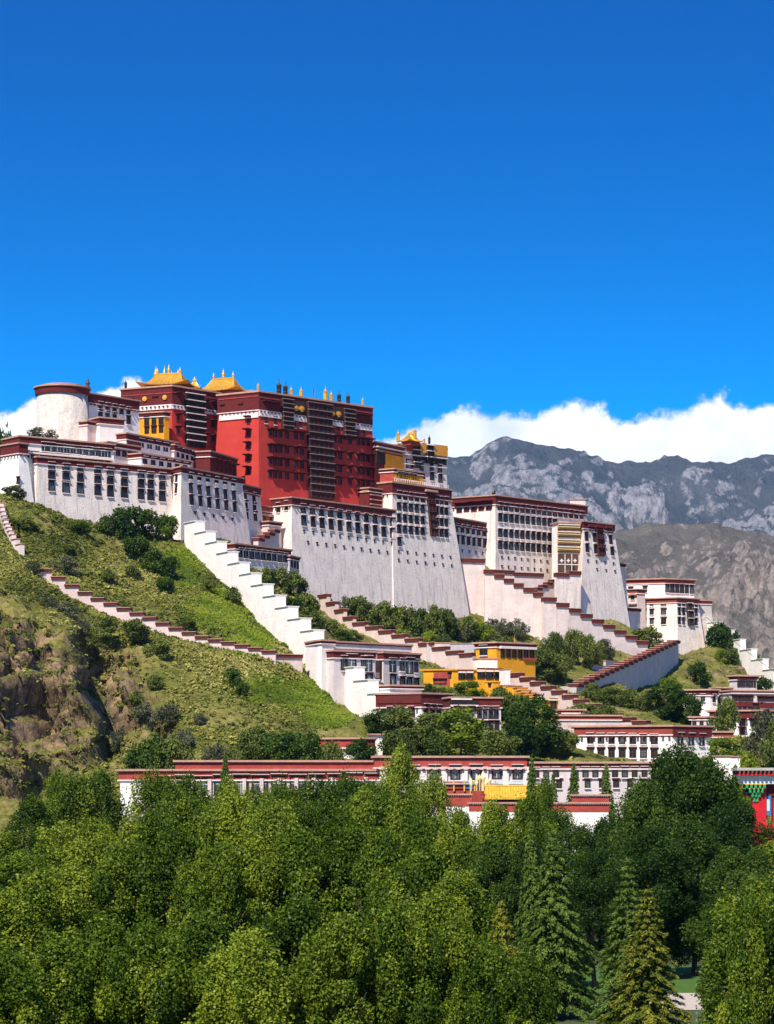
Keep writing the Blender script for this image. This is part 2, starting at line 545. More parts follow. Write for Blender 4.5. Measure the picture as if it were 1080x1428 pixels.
def gold_roof(parent, c, ln, dp, h, ang, name='golden_roof', mat='gold', ridge=.5):
    """hipped roof with upturned corners; c = centre of the eave plane"""
    ca, sa = math.cos(ang), math.sin(ang)
    T = lambda x, y, z: (c[0] + x * ca - y * sa, c[1] + x * sa + y * ca, c[2] + z)
    m = MB(); rings = []
    for fx, fy, z, lift in ((1, 1, 0, .30), (.8, .72, .13, .04), (.64, .42, .45, 0), (.5 * ridge * 2, .02, 1, 0)):
        ring = []
        for i in range(16):
            side, t = divmod(i, 4); t /= 4
            x, y = [(-1 + 2 * t, -1), (1, -1 + 2 * t), (1 - 2 * t, 1), (-1, 1 - 2 * t)][side]
            cr = (min(abs(x), abs(y))) ** 3
            ring.append(T(x * fx * ln / 2 * (1 + .06 * cr * (lift > .1)), y * fy * dp / 2 * (1 + .06 * cr * (lift > .1)), h * (z + lift * cr)))
        rings.append(ring)
    vs = sum(rings, []); fs = []
    for k in range(3):
        for i in range(16):
            fs.append((k * 16 + i, k * 16 + (i + 1) % 16, (k + 1) * 16 + (i + 1) % 16, (k + 1) * 16 + i))
    fs.append(tuple(range(48, 64))); fs.append(tuple(reversed(range(16))))
    m.add(vs, fs, 0)
    m.obox(T(-ln * .25 * ridge * 2, -dp * .035, h * .97), np.array([ca, sa, 0]) * ln * .5 * ridge * 2, np.array([-sa, ca, 0]) * dp * .07, np.array([0, 0, h * .1]), 0)
    for i in range(11):      # ribs down the front and back slopes
        t = -1 + 2 * i / 10
        for sy in (-1, 1):
            pts = [T(t * fx * ln / 2, sy * fy * dp / 2, h * z + .05) for fx, fy, z in ((.97, .97, .01), (.8, .72, .16), (.64, .42, .45), (ridge, .02, 1))]
            for q in range(3):
                m.tube(pts[q], pts[q + 1], .06, .06, 4)
    # dark timber body under the eaves
    m.obox(T(-ln * .36, -dp * .36, -h * .55), np.array([ca, sa, 0]) * ln * .72, np.array([-sa, ca, 0]) * dp * .72, np.array([0, 0, h * .53]), 1)
    o = m.build(name, [mat, 'rust'], parent)
    for q in (-.5, 0, .5):
        finial(o, T(q * ln * ridge * .9, 0, h * 1.05), h * (.75 if q == 0 else .5))
    return o


def step_wall(name, label, pts, n, hgt, thick, body='pink_white', cap='cap_red', over=.3, caph=.55, cat='wall', group=None, jit=.0):
    """wall running down a slope in level steps; pts = (px, py, depth) along its top"""
    Q = [P(*p) for p in pts]
    cum = [0]
    for a, b in zip(Q, Q[1:]):
        cum.append(cum[-1] + np.linalg.norm((b - a)[:2]))
    T = [np.array([np.interp(t, cum, [q[k] for q in Q]) for k in range(3)]) for t in np.linspace(0, cum[-1], n + 1)]
    root = thing(name, label, cat, (T[0][0], T[0][1], min(t[2] for t in T) - hgt), group)
    m = MB(); caps = []
    for i in range(n):
        a, b = T[i], T[i + 1]
        z = (a[2] + b[2]) / 2 + rnd.uniform(-jit, jit)
        d = (b - a)[:2]; ln = np.linalg.norm(d); d = d / ln
        nn = np.array([-d[1], d[0]])
        u = np.array([d[0], d[1], 0]) * ln; v = np.array([nn[0], nn[1], 0]) * thick
        zl = min(a[2], b[2]) - hgt
        m.obox(np.array([a[0], a[1], zl]) - v / 2, u, v, np.array([0, 0, z - zl]))
        if cap:
            c = MB()
            u2 = np.array([d[0], d[1], 0]); v2 = np.array([nn[0], nn[1], 0])
            c.obox(np.array([a[0], a[1], z]) - v2 * (thick / 2 + over) - u2 * .12, u2 * (ln + .16), v2 * (thick + 2 * over), np.array([0, 0, caph]))
            c.obox(np.array([a[0], a[1], z + caph]) - v2 * (thick / 2 + over + .12) - u2 * .2, u2 * (ln + .3), v2 * (thick + 2 * over + .24), np.array([0, 0, .12]), 1)
            caps.append(c)
    m.build('wall_body', body, root)
    for c in caps:
        c.build('coping', [cap, 'cope' if cap != 'clean_white' else 'clean_white'], root)
    return root


# ------------------------------------------------------------------ noise in numpy
def vnoise(p, seed=0):
    """gradient-free value noise, p (n,3) -> -1..1"""
    i = np.floor(p).astype(np.int64); f = p - i; f = f * f * f * (f * (f * 6 - 15) + 10)
    def h(ix, iy, iz):
        n = (ix * 374761393 + iy * 668265263 + iz * 2147483647 + seed * 1274126177) & 0xffffffff
        n = ((n ^ (n >> 13)) * 1274126177) & 0xffffffff
        n = n ^ (n >> 16)
        return (n & 0xffff) / 32767.5 - 1
    r = 0
    for dx in (0, 1):
        for dy in (0, 1):
            for dz in (0, 1):
                w = (f[:, 0] if dx else 1 - f[:, 0]) * (f[:, 1] if dy else 1 - f[:, 1]) * (f[:, 2] if dz else 1 - f[:, 2])
                r = r + w * h(i[:, 0] + dx, i[:, 1] + dy, i[:, 2] + dz)
    return r


def fbm(p, oct=4, seed=0, gain=.5):
    r = 0; a = 1
    for o in range(oct):
        r = r + a * vnoise(p * 2 ** o + o * 17.3, seed + o); a *= gain
    return r


def ridged(p, oct=4, seed=0, gain=.5):
    r = 0; a = 1
    for o in range(oct):
        r = r + a * (1 - 2 * np.abs(vnoise(p * 2 ** o + o * 11.7, seed + o))); a *= gain
    return r


def grid_mesh(name, X, Y, Z, mat, attrs=None, smooth=True):
    ny, nx = X.shape
    me = bpy.data.meshes.new(name)
    n = nx * ny
    me.vertices.add(n)
    me.vertices.foreach_set('co', np.stack([X, Y, Z], -1).reshape(-1).astype(np.float32))
    i = np.arange((ny - 1) * (nx - 1)); r, c = divmod(i, nx - 1)
    q = np.stack([r * nx + c, r * nx + c + 1, (r + 1) * nx + c + 1, (r + 1) * nx + c], -1)
    me.loops.add(q.size); me.loops.foreach_set('vertex_index', q.reshape(-1))
    me.polygons.add(len(q)); me.polygons.foreach_set('loop_start', np.arange(len(q)) * 4)
    me.polygons.foreach_set('use_smooth', np.full(len(q), smooth))
    me.materials.append(mat)
    for k, a in (attrs or {}).items():
        at = me.attributes.new(k, 'FLOAT', 'POINT'); at.data.foreach_set('value', a.reshape(-1).astype(np.float32))
    me.update(calc_edges=True)
    o = bpy.data.objects.new(name, me); COL.objects.link(o)
    return o


# ------------------------------------------------------------------ terrain: the hill
CP = [(8, 690, 528), (50, 707, 530), (100, 723, 538), (150, 734, 545), (200, 745, 549), (237, 754, 552), (253, 764, 545), (345, 762, 562),
      (-120, 730, 540), (-60, 706, 532), (0, 712, 515), (20, 765, 492), (100, 782, 498), (180, 800, 504), (240, 790, 520),
      (55, 804, 473), (102, 835, 474), (130, 849, 474), (167, 863, 473), (204, 876, 472), (241, 891, 471), (285, 905, 469), (322, 912, 468), (385, 924, 468),
      (300, 850, 494), (350, 890, 482), (258, 762, 536), (318, 815, 517), (384, 896, 495), (427, 943, 480), (489, 1000, 462),
      (0, 835, 462), (45, 855, 456), (110, 880, 452), (170, 935, 444), (215, 985, 436), (245, 1030, 424),
      (-80, 850, 460), (-80, 1100, 415), (0, 1085, 424), (60, 1100, 420), (120, 1085, 418), (180, 1060, 412), (220, 1070, 404), (30, 960, 441), (100, 960, 440),
      (300, 965, 444), (300, 1045, 416), (400, 1005, 434), (400, 1058, 412), (340, 935, 460), (440, 985, 448),
      (480, 1042, 424), (560, 1050, 420), (200, 1095, 396), (540, 1092, 398), (700, 1080, 402), (900, 1088, 410), (1080, 1076, 420),
      (500, 1000, 466), (585, 990, 472), (600, 1015, 444), (700, 1030, 446),
      (420, 848, 548), (370, 795, 562), (450, 880, 530), (500, 910, 512),
      (450, 850, 562), (520, 892, 545), (600, 925, 530), (660, 945, 520), (740, 985, 500), (860, 1022, 480),
      (407, 815, 580), (470, 846, 590), (560, 856, 604), (650, 872, 620), (700, 893, 604), (760, 910, 596), (820, 930, 590),
      (700, 800, 652), (780, 815, 660), (760, 835, 655), (860, 870, 672), (660, 780, 645),
      (664, 880, 626), (720, 892, 626), (780, 905, 627), (840, 918, 630), (880, 922, 634), (1030, 930, 682), (1085, 984, 648), (840, 965, 572), (890, 972, 596), (930, 962, 622), (960, 950, 640), (985, 922, 680), (944, 922, 690), (1000, 898, 688), (1040, 946, 650), (1085, 992, 620),
      (1000, 962, 596), (1120, 1010, 590), (970, 1012, 505), (1050, 1035, 490), (930, 1002, 502), (860, 990, 508), (780, 1000, 488), (900, 1062, 432)]
cp = np.array([P(*c) for c in CP])
ext = [(-260, 300, -1), (-130, 300, -.6), (0, 300, -.6), (130, 300, -.6), (260, 300, -1), (-260, 360, 3), (-60, 352, 4), (0, 352, 4), (60, 352, 4), (260, 360, 3),
       (-260, 450, 15), (-260, 560, 25), (-200, 640, 30), (-100, 640, 66), (0, 680, 70), (56, 735, 54), (-100, 760, 20), (60, 800, 20), (260, 760, 8), (260, 640, 14), (260, 520, 8),
       (130, 700, 16), (150, 640, 10), (112, 724, 20), (92, 730, 24), (-260, 880, -1), (0, 900, -1), (260, 900, -1), (170, 560, 16), (-130, 420, 10)]
cp = np.vstack([cp, np.array(ext, float)])


def tps_fit(c, reg=2.0):
    n = len(c); xy = c[:, :2] / 100
    d = np.linalg.norm(xy[:, None] - xy[None], axis=-1)
    K = np.where(d > 0, d * d * np.log(d + 1e-12), 0) + np.eye(n) * reg * 1e-3
    Pm = np.hstack([np.ones((n, 1)), xy])
    A = np.block([[K, Pm], [Pm.T, np.zeros((3, 3))]])
    return xy, np.linalg.solve(A, np.concatenate([c[:, 2], np.zeros(3)]))


TX, TW = tps_fit(cp)


def tps(xy):
    xy = xy / 100; out = np.empty(len(xy))
    for s0 in range(0, len(xy), 20000):
        q = xy[s0:s0 + 20000]
        d = np.linalg.norm(q[:, None] - TX[None], axis=-1)
        out[s0:s0 + 20000] = np.where(d > 0, d * d * np.log(d + 1e-12), 0) @ TW[:-3] + TW[-3] + q @ TW[-2:]
    return out


GX0, GX1, GY0, GY1, GS = -150., 180., 298., 800., .62
gx = np.arange(GX0, GX1 + .1, GS); gy = np.arange(GY0, GY1 + .1, GS)
HX, HY = np.meshgrid(gx, gy)
xy = np.stack([HX.ravel(), HY.ravel()], -1)
HZ0 = tps(xy)
p3 = np.stack([xy[:, 0], xy[:, 1], HZ0], -1)
ppx = CX + F * xy[:, 0] / xy[:, 1]; ppy = HZ - F * (HZ0 - ZC) / xy[:, 1]


def blob(px, py, pts):
    r = np.zeros(len(px))
    for x, y, a, b in pts:
        r = np.maximum(r, np.clip(1.6 - 1.6 * np.sqrt(((px - x) / a) ** 2 + ((py - y) / b) ** 2), 0, 1))
    return r


front = (xy[:, 1] < 560)
cliff = blob(ppx, ppy, [(60, 980, 150, 150), (150, 960, 75, 95), (190, 1010, 60, 60), (20, 880, 70, 50), (0, 1060, 120, 80), (-60, 950, 100, 200)]) * front
cliff2 = blob(ppx, ppy, [(985, 935, 55, 40), (1030, 930, 30, 30), (580, 915, 26, 12), (450, 880, 26, 14)])
lawn = blob(ppx, ppy, [(310, 850, 62, 42), (355, 895, 45, 26), (255, 795, 38, 36), (420, 968, 65, 30), (455, 1000, 40, 22), (380, 960, 45, 26), (60, 1060, 1, 1)]) * front
lawn = np.clip(lawn + .35 * fbm(p3 / 9, 3, 5) * (lawn > .02), 0, 1)
rough = fbm(p3 / 14, 4, 3) * .9 + fbm(p3 / 3.2, 3, 9) * .30
foot = np.clip((xy[:, 1] - 345) / 30, 0, 1)
HZ1 = HZ0 + rough * foot * (1 - .75 * lawn)
gxn = np.gradient(HZ1.reshape(HX.shape), GS, axis=1).ravel(); gyn = np.gradient(HZ1.reshape(HX.shape), GS, axis=0).ravel()
nrm = np.stack([-gxn, -gyn, np.ones_like(gxn)], -1); nrm /= np.linalg.norm(nrm, axis=1)[:, None]
q = p3 * np.array([1 / 11, 1 / 11, 1 / 22])
dispc = (ridged(q * .62 + .35 * fbm(p3 / 10, 2, 40)[:, None], 5, 21, .55) * 5.2 - 3.2) * cliff + ridged(p3 / 6, 3, 31) * 1.0 * cliff2
strata = np.abs(((HZ1 + 2.5 * fbm(p3 / 12, 2, 77)) / 4.2) % 1 - .5) * 2
dispc += (strata - .5) * 2.0 * cliff
HP = np.stack([xy[:, 0], xy[:, 1], HZ1], -1) + nrm * dispc[:, None]
# buttresses: ribs of rock standing out of the cliff, with clefts between them
rib = ridged(np.stack([xy[:, 0] / 17 + .5 * fbm(p3 / 15, 3, 90), HZ1 / 48, xy[:, 1] / 60], -1), 3, 83, .5)
rib2 = ridged(p3 * np.array([1 / 6.5, 1 / 9, 1 / 11]) + .3 * fbm(p3 / 5, 2, 44)[:, None], 3, 47, .55)
wob = 14 * fbm(p3 / 9, 4, 19) + (ppy - 950) * .12
edge = lambda c, w: np.clip((c + wob - ppx) / w + .5, 0, 1)
spur = 14 * edge(128, 18) - 9 * (edge(240, 40) - edge(128, 18)) + 4.5 * edge(40, 9) - 3 * (edge(75, 10) - edge(62, 10))
HP += np.array([.1, -1, 0]) * (spur * np.clip(cliff * 1.5, 0, 1) * np.clip((ppy - 838) / 40, 0, 1))[:, None]
HP += np.array([-.35, -.9, .0]) * ((rib * 6.5 - 2.5 + rib2 * 1.7) * np.clip(cliff * 1.3, 0, 1) ** 1.5)[:, None]
HG = HP[:, 2].reshape(HX.shape)


def hz_at(x, y):
    fx = np.clip((np.asarray(x) - GX0) / GS, 0, len(gx) - 2.001); fy = np.clip((np.asarray(y) - GY0) / GS, 0, len(gy) - 2.001)
    i = fx.astype(int); j = fy.astype(int); a = fx - i; b = fy - j
    g = HZ1.reshape(HX.shape)
    return g[j, i] * (1 - a) * (1 - b) + g[j, i + 1] * a * (1 - b) + g[j + 1, i] * (1 - a) * b + g[j + 1, i + 1] * a * b


def ground_hit(px, py, y0=330, y1=880):
    Y = np.arange(y0, y1, .5)
    x = (px - CX) / F * Y; z = ZC + (HZ - py) / F * Y
    below = z < hz_at(x, Y)
    k = int(np.argmax(below)) if below.any() else len(Y) - 1
    return np.array([x[k], Y[k], float(hz_at(x[k], Y[k]))])


def mat_hill():
    m = bpy.data.materials.new('hill_ground'); m.use_nodes = True
    nt = m.node_tree; N = lambda t, **k: setn(nt.nodes.new(t), k); L = nt.links.new
    b = nt.nodes['Principled BSDF']; b.inputs['Roughness'].default_value = .95; b.inputs['Specular IOR Level'].default_value = .1
    g = N('ShaderNodeNewGeometry')

    def noise(sc, det=6, ro=.6):
        n = N('ShaderNodeTexNoise'); n.inputs['Scale'].default_value = sc; n.inputs['Detail'].default_value = det; n.inputs['Roughness'].default_value = ro
        L(g.outputs['Position'], n.inputs['Vector']); return n.outputs['Fac']

    def ramp(fac, *els):
        r = N('ShaderNodeValToRGB'); e = r.color_ramp.elements
        while len(e) < len(els): e.new(.5)
        for k, (p, c) in enumerate(els):
            e[k].position = p; e[k].color = (*c, 1)
        L(fac, r.inputs[0]); return r.outputs[0]

    def mix(f, a, c):
        x = N('ShaderNodeMix', data_type='RGBA'); L(f, x.inputs[0]); L(a, x.inputs[6]); L(c, x.inputs[7]); return x.outputs[2]

    def attr(n):
        a = N('ShaderNodeAttribute'); a.attribute_name = n; return a.outputs['Fac']
    grass = ramp(noise(.12, 8, .7), (.3, (.07, .085, .018)), (.45, (.15, .155, .03)), (.58, (.24, .21, .06)), (.72, (.34, .26, .11)))
    fresh = ramp(noise(.22, 8, .75), (.32, (.11, .19, .016)), (.5, (.18, .28, .022)), (.68, (.28, .33, .05)))
    rock = ramp(noise(.30, 8, .75), (.32, (.05, .036, .026)), (.46, (.15, .105, .066)), (.6, (.34, .23, .125)), (.74, (.48, .37, .24)))
    grain = ramp(noise(1.1, 4, .7), (.36, (.40, .42, .36)), (.6, (1.12, 1.1, 1.0)))
    mg = N('ShaderNodeMix', data_type='RGBA', blend_type='MULTIPLY'); mg.inputs[0].default_value = .75; L(grass, mg.inputs[6]); L(grain, mg.inputs[7]); grass = mg.outputs[2]
    dn = N('ShaderNodeTexNoise'); dn.inputs['Scale'].default_value = .35; dn.inputs['Detail'].default_value = 3; L(g.outputs['Position'], dn.inputs['Vector'])
    dm = N('ShaderNodeMix', data_type='RGBA', blend_type='ADD'); dm.inputs[0].default_value = 2.5; L(g.outputs['Position'], dm.inputs[6]); L(dn.outputs['Color'], dm.inputs[7])
    vm = N('ShaderNodeMapping'); vm.inputs['Scale'].default_value = (1, 1, .45); vm.inputs['Rotation'].default_value = (.2, .35, 0); L(dm.outputs[2], vm.inputs[0])
    vo = N('ShaderNodeTexVoronoi', feature='DISTANCE_TO_EDGE'); vo.inputs['Scale'].default_value = .34; L(vm.outputs[0], vo.inputs['Vector'])
    crk = ramp(vo.outputs['Distance'], (0, (.25, .22, .2)), (.05, (1, 1, 1)))
    mr2 = N('ShaderNodeMix', data_type='RGBA', blend_type='MULTIPLY'); mr2.inputs[0].default_value = .8; L(rock, mr2.inputs[6]); L(crk, mr2.inputs[7]); rock = mr2.outputs[2]
    c = mix(attr('lawn'), grass, fresh)
    sl = N('ShaderNodeSeparateXYZ'); L(g.outputs['Normal'], sl.inputs[0])
    st = N('ShaderNodeMapRange'); st.inputs[1].default_value = .72; st.inputs[2].default_value = .5; L(sl.outputs['Z'], st.inputs[0])
    ad = N('ShaderNodeMath', operation='MULTIPLY'); L(st.outputs[0], ad.inputs[0]); L(attr('cliff'), ad.inputs[1])
    nn = N('ShaderNodeMath', operation='MULTIPLY_ADD'); L(attr('cliff'), nn.inputs[0])
    ns = N('ShaderNodeMapRange'); ns.inputs[1].default_value = .5; ns.inputs[2].default_value = .6; L(noise(.16, 6), ns.inputs[0])
    L(ns.outputs[0], nn.inputs[1]); L(ad.outputs[0], nn.inputs[2]); nn.use_clamp = True
    c = mix(nn.outputs[0], c, rock)
    L(c, b.inputs['Base Color'])
    bp = N('ShaderNodeBump'); bp.inputs['Strength'].default_value = .9; bp.inputs['Distance'].default_value = .6
    L(noise(1.3, 8, .7), bp.inputs['Height']); L(bp.outputs[0], b.inputs['Normal'])
    return m


hill = grid_mesh('hill', HP[:, 0].reshape(HX.shape), HP[:, 1].reshape(HX.shape), HG, mat_hill(), {'lawn': lawn, 'cliff': np.clip(cliff + cliff2, 0, 1)})
structure(hill)

# plain round the hill, reaching the horizon
M('plain_ground', (.07, .085, .03), (.045, .06, .02), scale=.02, bump=.3, bscale=.5)
m = MB(); m.add([(-20000, -400, -.02), (20000, -400, -.02), (20000, 30000, -.02), (-20000, 30000, -.02)], [(0, 1, 2, 3)])
structure(m.build('ground', 'plain_ground'))

# ------------------------------------------------------------------ the palace, west to east
def zat(px, py, Y): return float(P(px, py, Y)[2])


ww = Bld('palace_wing', 'long white west wing with nine columns of stacked black windows above the grassy slope', 'palace wing',
         (52, 638, 530), 237, by=655, L=6, Rd=20, zb=58, k=.07, wall='white', frieze=1.15)
xsA = [71.7, 91.7, 111.7, 136, 153.5, 173, 196.5, 210, 226]
for px in xsA:
    t = (px - 71.7) / (226 - 71.7)
    for r, hh in ((651.5, 1.5), (663.5, 1.9), (678, 2.2)):
        ww.win('f', (px, r + 15 * t), (px, r + 15 * t), 1, 1.55, hh, 'tall')
ww.win('l', (42, 676), (42, 676), 1, .9, 1.5, 'plain')
wu = Bld('palace_terrace', 'set-back upper storey with a row of dark gallery openings on the west wing roof', 'palace wing',
         (28, 609, 529.5), 158, by=621, L=7, Rd=16, zb=56, k=.05, wall='clean_white', frieze=1.2)
wu.win('f', (62, 624), (150, 633), 11, 1.35, 1.6, 'wide')
wu.win('f', (36, 634), (60, 637), 3, 1.5, 1.3, 'dark')
wu.win('f', (66, 637), (150, 646), 10, 1.4, .9, 'dark')
wu.slab('f', (32, 630), (156, 641), .35, .9, 'ledge', 'trim_white')
b = Bld('palace_corner_block', 'narrow sunlit white corner block with red cornice at the west end of the palace', 'palace wing',
        (27, 619, 527.5), 36, ang=44, L=6, Rd=8, zb=52, k=.1, wall='clean_white', frieze=1.9)
b.win('l', (25.5, 671), (25.5, 671), 1, .8, 1.4, 'plain')

# round tower
def round_tower():
    c = P(87, 610, 556); r = 36.0 / F * 556
    root = thing('round_tower', 'round rough white stone tower with dark red rim at the west end', 'tower', (c[0], c[1], 60))
    m = MB(); zt = zat(87, 545, 556)
    m.lathe((c[0], c[1], 60), [(r * 1.04, 0), (r * .985, zt - 60)], 48); m.build('wall', 'rough_white', root, True)
    m = MB(); m.lathe((c[0], c[1], zt - 1.1), [(r * 1.02, 0), (r * 1.05, .02), (r * 1.06, 1.35), (r * .9, 1.36)], 48, 0); m.build('frieze', 'maroon', root)
    m = MB(); m.lathe((c[0], c[1], zt + .27), [(r * 1.06, 0), (r * 1.12, .02), (r * 1.12, .3), (r * .9, .34), (r * .8, .35), (r * .8, .85), (r * .5, .9)], 48, 0); m.build('coping', 'cope', root)
    finial(root, (c[0] + 5.6, c[1] - 1.2, zt + .5), 2.6, 'bronze')
round_tower()

b = Bld('palace_annex', 'white block with flat maroon cornice and small windows right of the round tower', 'palace wing',
        (124, 549, 560), 193, by=560, L=8, Rd=12, zb=62, k=.03, wall='clean_white', frieze=1.9)
b.win('f', (140, 567.5), (179, 574.5), 5, 1.1, 1.7, 'tall')
b.win('f', (140, 578), (179, 586.5), 5, 1.1, 1.7, 'tall', skip=(3,))
b = Bld('rooftop_hut', 'small white hut with red frieze in front of the annex beside the round tower', 'hut',
        (139, 583, 552), 172, by=586, L=6, zb=66, k=.02, wall='clean_white', frieze=1.1)
b = Bld('rooftop_shed', 'low pale pink shed between the round tower and the white hut', 'hut',
        (122, 588, 551), 140, by=591, L=4, zb=66, k=.02, wall='pink_white', frieze=.6)
b = Bld('terrace_house', 'long low roof terrace with thin pale ledges below the small white hut', 'house',
        (150, 617, 548), 195, by=624, L=6, zb=66, k=.02, wall='lilac', frieze=.7)
b.win('f', (156, 631), (190, 636), 5, 1.3, 1.1, 'dark')
b = Bld('terrace_house', 'terrace house with maroon corner and grey windows behind the west bastion', 'house',
        (176, 605, 553), 246, by=618, L=6, zb=66, k=.02, wall='clean_white', frieze=1.1)
b.win('f', (197, 619), (242, 627), 5, 1.5, 1.7, 'wide')
b.slab('f', (177, 611), (193, 614), 1.6, .25, 'red_panel', 'maroon')
b = Bld('terrace_house', 'lower terrace house with white ledge and dark windows left of the bastion roof', 'house',
        (197, 633, 551), 265, by=644, L=5, zb=66, k=.02, wall='clean_white', frieze=.7)
b.win('f', (202, 643), (258, 651), 6, 1.2, 1.4, 'tall')
b = Bld('terrace_house', 'grey-pink terrace house with a row of six windows below the shaded lattice bay', 'house',
        (243, 621, 566), 284, by=633, L=8, zb=66, k=.02, wall='lilac', frieze=1.1)
b.win('f', (248, 632), (280, 641), 6, 1.0, 2.0, 'tall')
b = Bld('terrace_house', 'dark red terrace house with upright windows in front of the red palace foot', 'house',
        (293, 630, 574), 330, by=641, L=10, zb=66, k=.02, wall='maroon', frieze=1.0)
b.win('f', (298, 648), (326, 656), 6, .9, 2.4, 'red')

wb = Bld('palace_bastion', 'white west bastion with six columns of windows above the stepped white wall', 'bastion',
         (253, 652, 549), 337, by=668, L=(237, 553), Rd=16, zb=52, k=.105, wall='white', frieze=1.1)
wb.win('f', (265.5, 665), (325, 674.5), 6, 1.35, 1.1, 'tall')
wb.win('f', (266, 682), (326, 693), 6, 1.35, 2.1, 'tall')
wb.win('f', (267, 698), (327, 708), 6, 1.35, 2.1, 'tall')
wb.win('l', (246.5, 668), (246.5, 668), 1, .8, 1.5, 'tall')
wb.win('l', (246, 682), (246, 682), 1, .8, 1.9, 'tall')
for i in range(5):
    wb.win('f', (272 + i * 13, 716 + i * 2.2), (272 + i * 13, 716 + i * 2.2), 1, .5, .5, 'slit')
b = Bld('palace_recess_block', 'shaded white recess block with two window columns right of the west bastion', 'palace wing',
        (336, 676, 574), 362, by=682, L=8, zb=54, k=.08, wall='white', frieze=1.4)
b.win('f', (342, 693), (354, 696), 2, 1.3, 2.3, 'tall'); b.win('f', (343, 706), (355, 709), 2, 1.3, 2.1, 'tall'); b.win('f', (344, 718), (356, 721), 2, 1.3, 2.0, 'tall')

# red palace, west block
rw = Bld('red_palace', 'red palace west block with gold roofs, gold medallions and a shaded black lattice bay', 'palace',
         (240, 539, 589), 311, ang=47.5, L=(171, 594.5), Rd=16, zb=72, k=.03, wall='red', frieze=4.1, cope=.35)
rw.slab('l', (172, 568.5), (240, 563), 1.05, .3, 'white_band', 'trim_white')
rw.slab('f', (240, 563.5), (308, 574.5), 1.05, .3, 'white_band', 'trim_white')
rw.slab('l', (171.5, 552), (240, 546), .18, .34, 'ledge', 'brick_red')
rw.slab('f', (240, 546.5), (308, 557), .18, .34, 'ledge', 'brick_red')
for px, py in ((203, 556.5), (231, 554.5)): rw.disc('l', px, py, .55)
rw.win('l', (217, 560), (217, 560), 1, 1.3, 1.9, 'gold')
rw.win('l', (184, 562), (184, 562), 1, 1.2, 1.6, 'gold')
rw.bay('f', (257, 547), (282, 551), (257, 622), 8, out=.7, mat='black_cloth', posts=4, lh=.17, pmat='black_cloth')
for px, ys in ((248, (556, 583, 601)), (285.5, (566, 590, 611)), (296.5, (568, 592, 613))):
    for i, y in enumerate(ys): rw.win('f', (px, y), (px, y), 1, 1.0, 2.2 if i == 0 else 1.7, 'red')
zt = rw.zt + .35
gold_roof(rw.root, (P(226, 0, 594)[0] + 1.2, 598.5, zt + 1.0), 12.4, 8.6, 3.0, math.radians(-16))
gold_roof(rw.root, (P(270, 0, 599)[0], 602.5, zt + .8), 3.4, 3.0, 1.9, math.radians(0), ridge=.2)
for px, Y, h in ((216, 597, 3.3), (228, 599, 3.6), (238, 599, 2.6), (247, 597, 2.6)):
    p = P(px, 0, Y); finial(rw.root, (p[0], p[1] + 3, zt + 2.9), h, 'gold')
p = P(175.5, 0, 595); victory_banner(rw.root, (p[0], p[1], zt), 2.3)
b = Bld('yellow_hall', 'small yellow hall with red eave tucked under the red palace west block', 'house',
        (229, 575, 583.5), 236, ang=45, L=(192, 586), Rd=4, zb=72, k=.0, wall='yellow', frieze=.8)
b.win('l', (205, 587), (225, 585.5), 3, 1.2, 1.9, 'dark'); b.win('l', (205, 600), (225, 598.5), 3, 1.2, 1.5, 'dark')

# red palace, main block
rm = Bld('red_palace', 'main red palace block with tall lattice bay and rows of windows above the white base', 'palace',
         (361, 547, 590), 517.6, by=569.5, L=(306, 595.8), Rd=22, zb=66, k=.047, wall='red', frieze=4.0, cope=.4)
rm.slab('l', (307, 579.5), (361, 573.5), 1.25, .3, 'white_band', 'trim_white')
rm.slab('f', (361, 572.5), (518, 594.5), 1.25, .3, 'white_band', 'trim_white')
rm.slab('l', (307, 557), (361, 553), .2, .42, 'ledge', 'brick_red')
rm.slab('f', (361, 553.5), (518, 576), .2, .42, 'ledge', 'brick_red')
rm.win('l', (311, 571), (311, 571), 1, 1.1, 1.8, 'gold'); rm.win('l', (336.5, 569.5), (336.5, 569.5), 1, 1.1, 1.8, 'gold')
for y in (587, 605, 623, 640, 657): rm.win('l', (347, y), (347, y), 1, 1.0, 1.6, 'red')
rm.win('f', (371, 585.5), (384, 587.5), 2, .85, 1.7, 'plain')
for px in (369, 377, 385): rm.win('f', (px, 566 + (px - 369) * .14), (px, 566 + (px - 369) * .14), 1, .9, 1.7, 'red')
rm.bay('f', (426, 560), (459, 565), (426, 694), 13, out=1.0, posts=5, lh=.13, ledge_out=.4, ledge='bay_ledge', pmat='maroon')
rm.bay('f', (391, 556), (405, 558), (391, 599), 7, out=.9, posts=2, lh=.13, ledge_out=.4, ledge='bay_ledge', pmat='maroon')
rm.bay('f', (477, 570), (491, 572), (477, 612), 7, out=.9, posts=2, lh=.13, ledge_out=.4, ledge='bay_ledge', pmat='maroon')
for a, bb, c in ((405, 424, 0), (460, 476, 0)):
    rm.slab('f', (a, 558 + (a - 405) * .15), (bb, 558 + (bb - 405) * .15), 2.9, .55, 'panel', 'timber')
for px in (410.5, 418.5, 461.5, 470): rm.disc('f', px, 569.5 + (px - 410) * .145, .72, 'gold_frieze', lift=.6)
for px in (411, 419): rm.win('f', (px, 592), (px, 592), 1, .8, 1.6, 'plain')
for px in (464, 472, 499, 507): rm.win('f', (px, 600 + (px - 464) * .14), (px, 600 + (px - 464) * .14), 1, .8, 1.6, 'plain')
for px in (497, 504, 511): rm.win('f', (px, 583.5 + (px - 497) * .14), (px, 583.5 + (px - 497) * .14), 1, .85, 1.6, 'red')
rows = [(604, 617), (625, 639.5), (643.5, 658), (661.5, 675)]
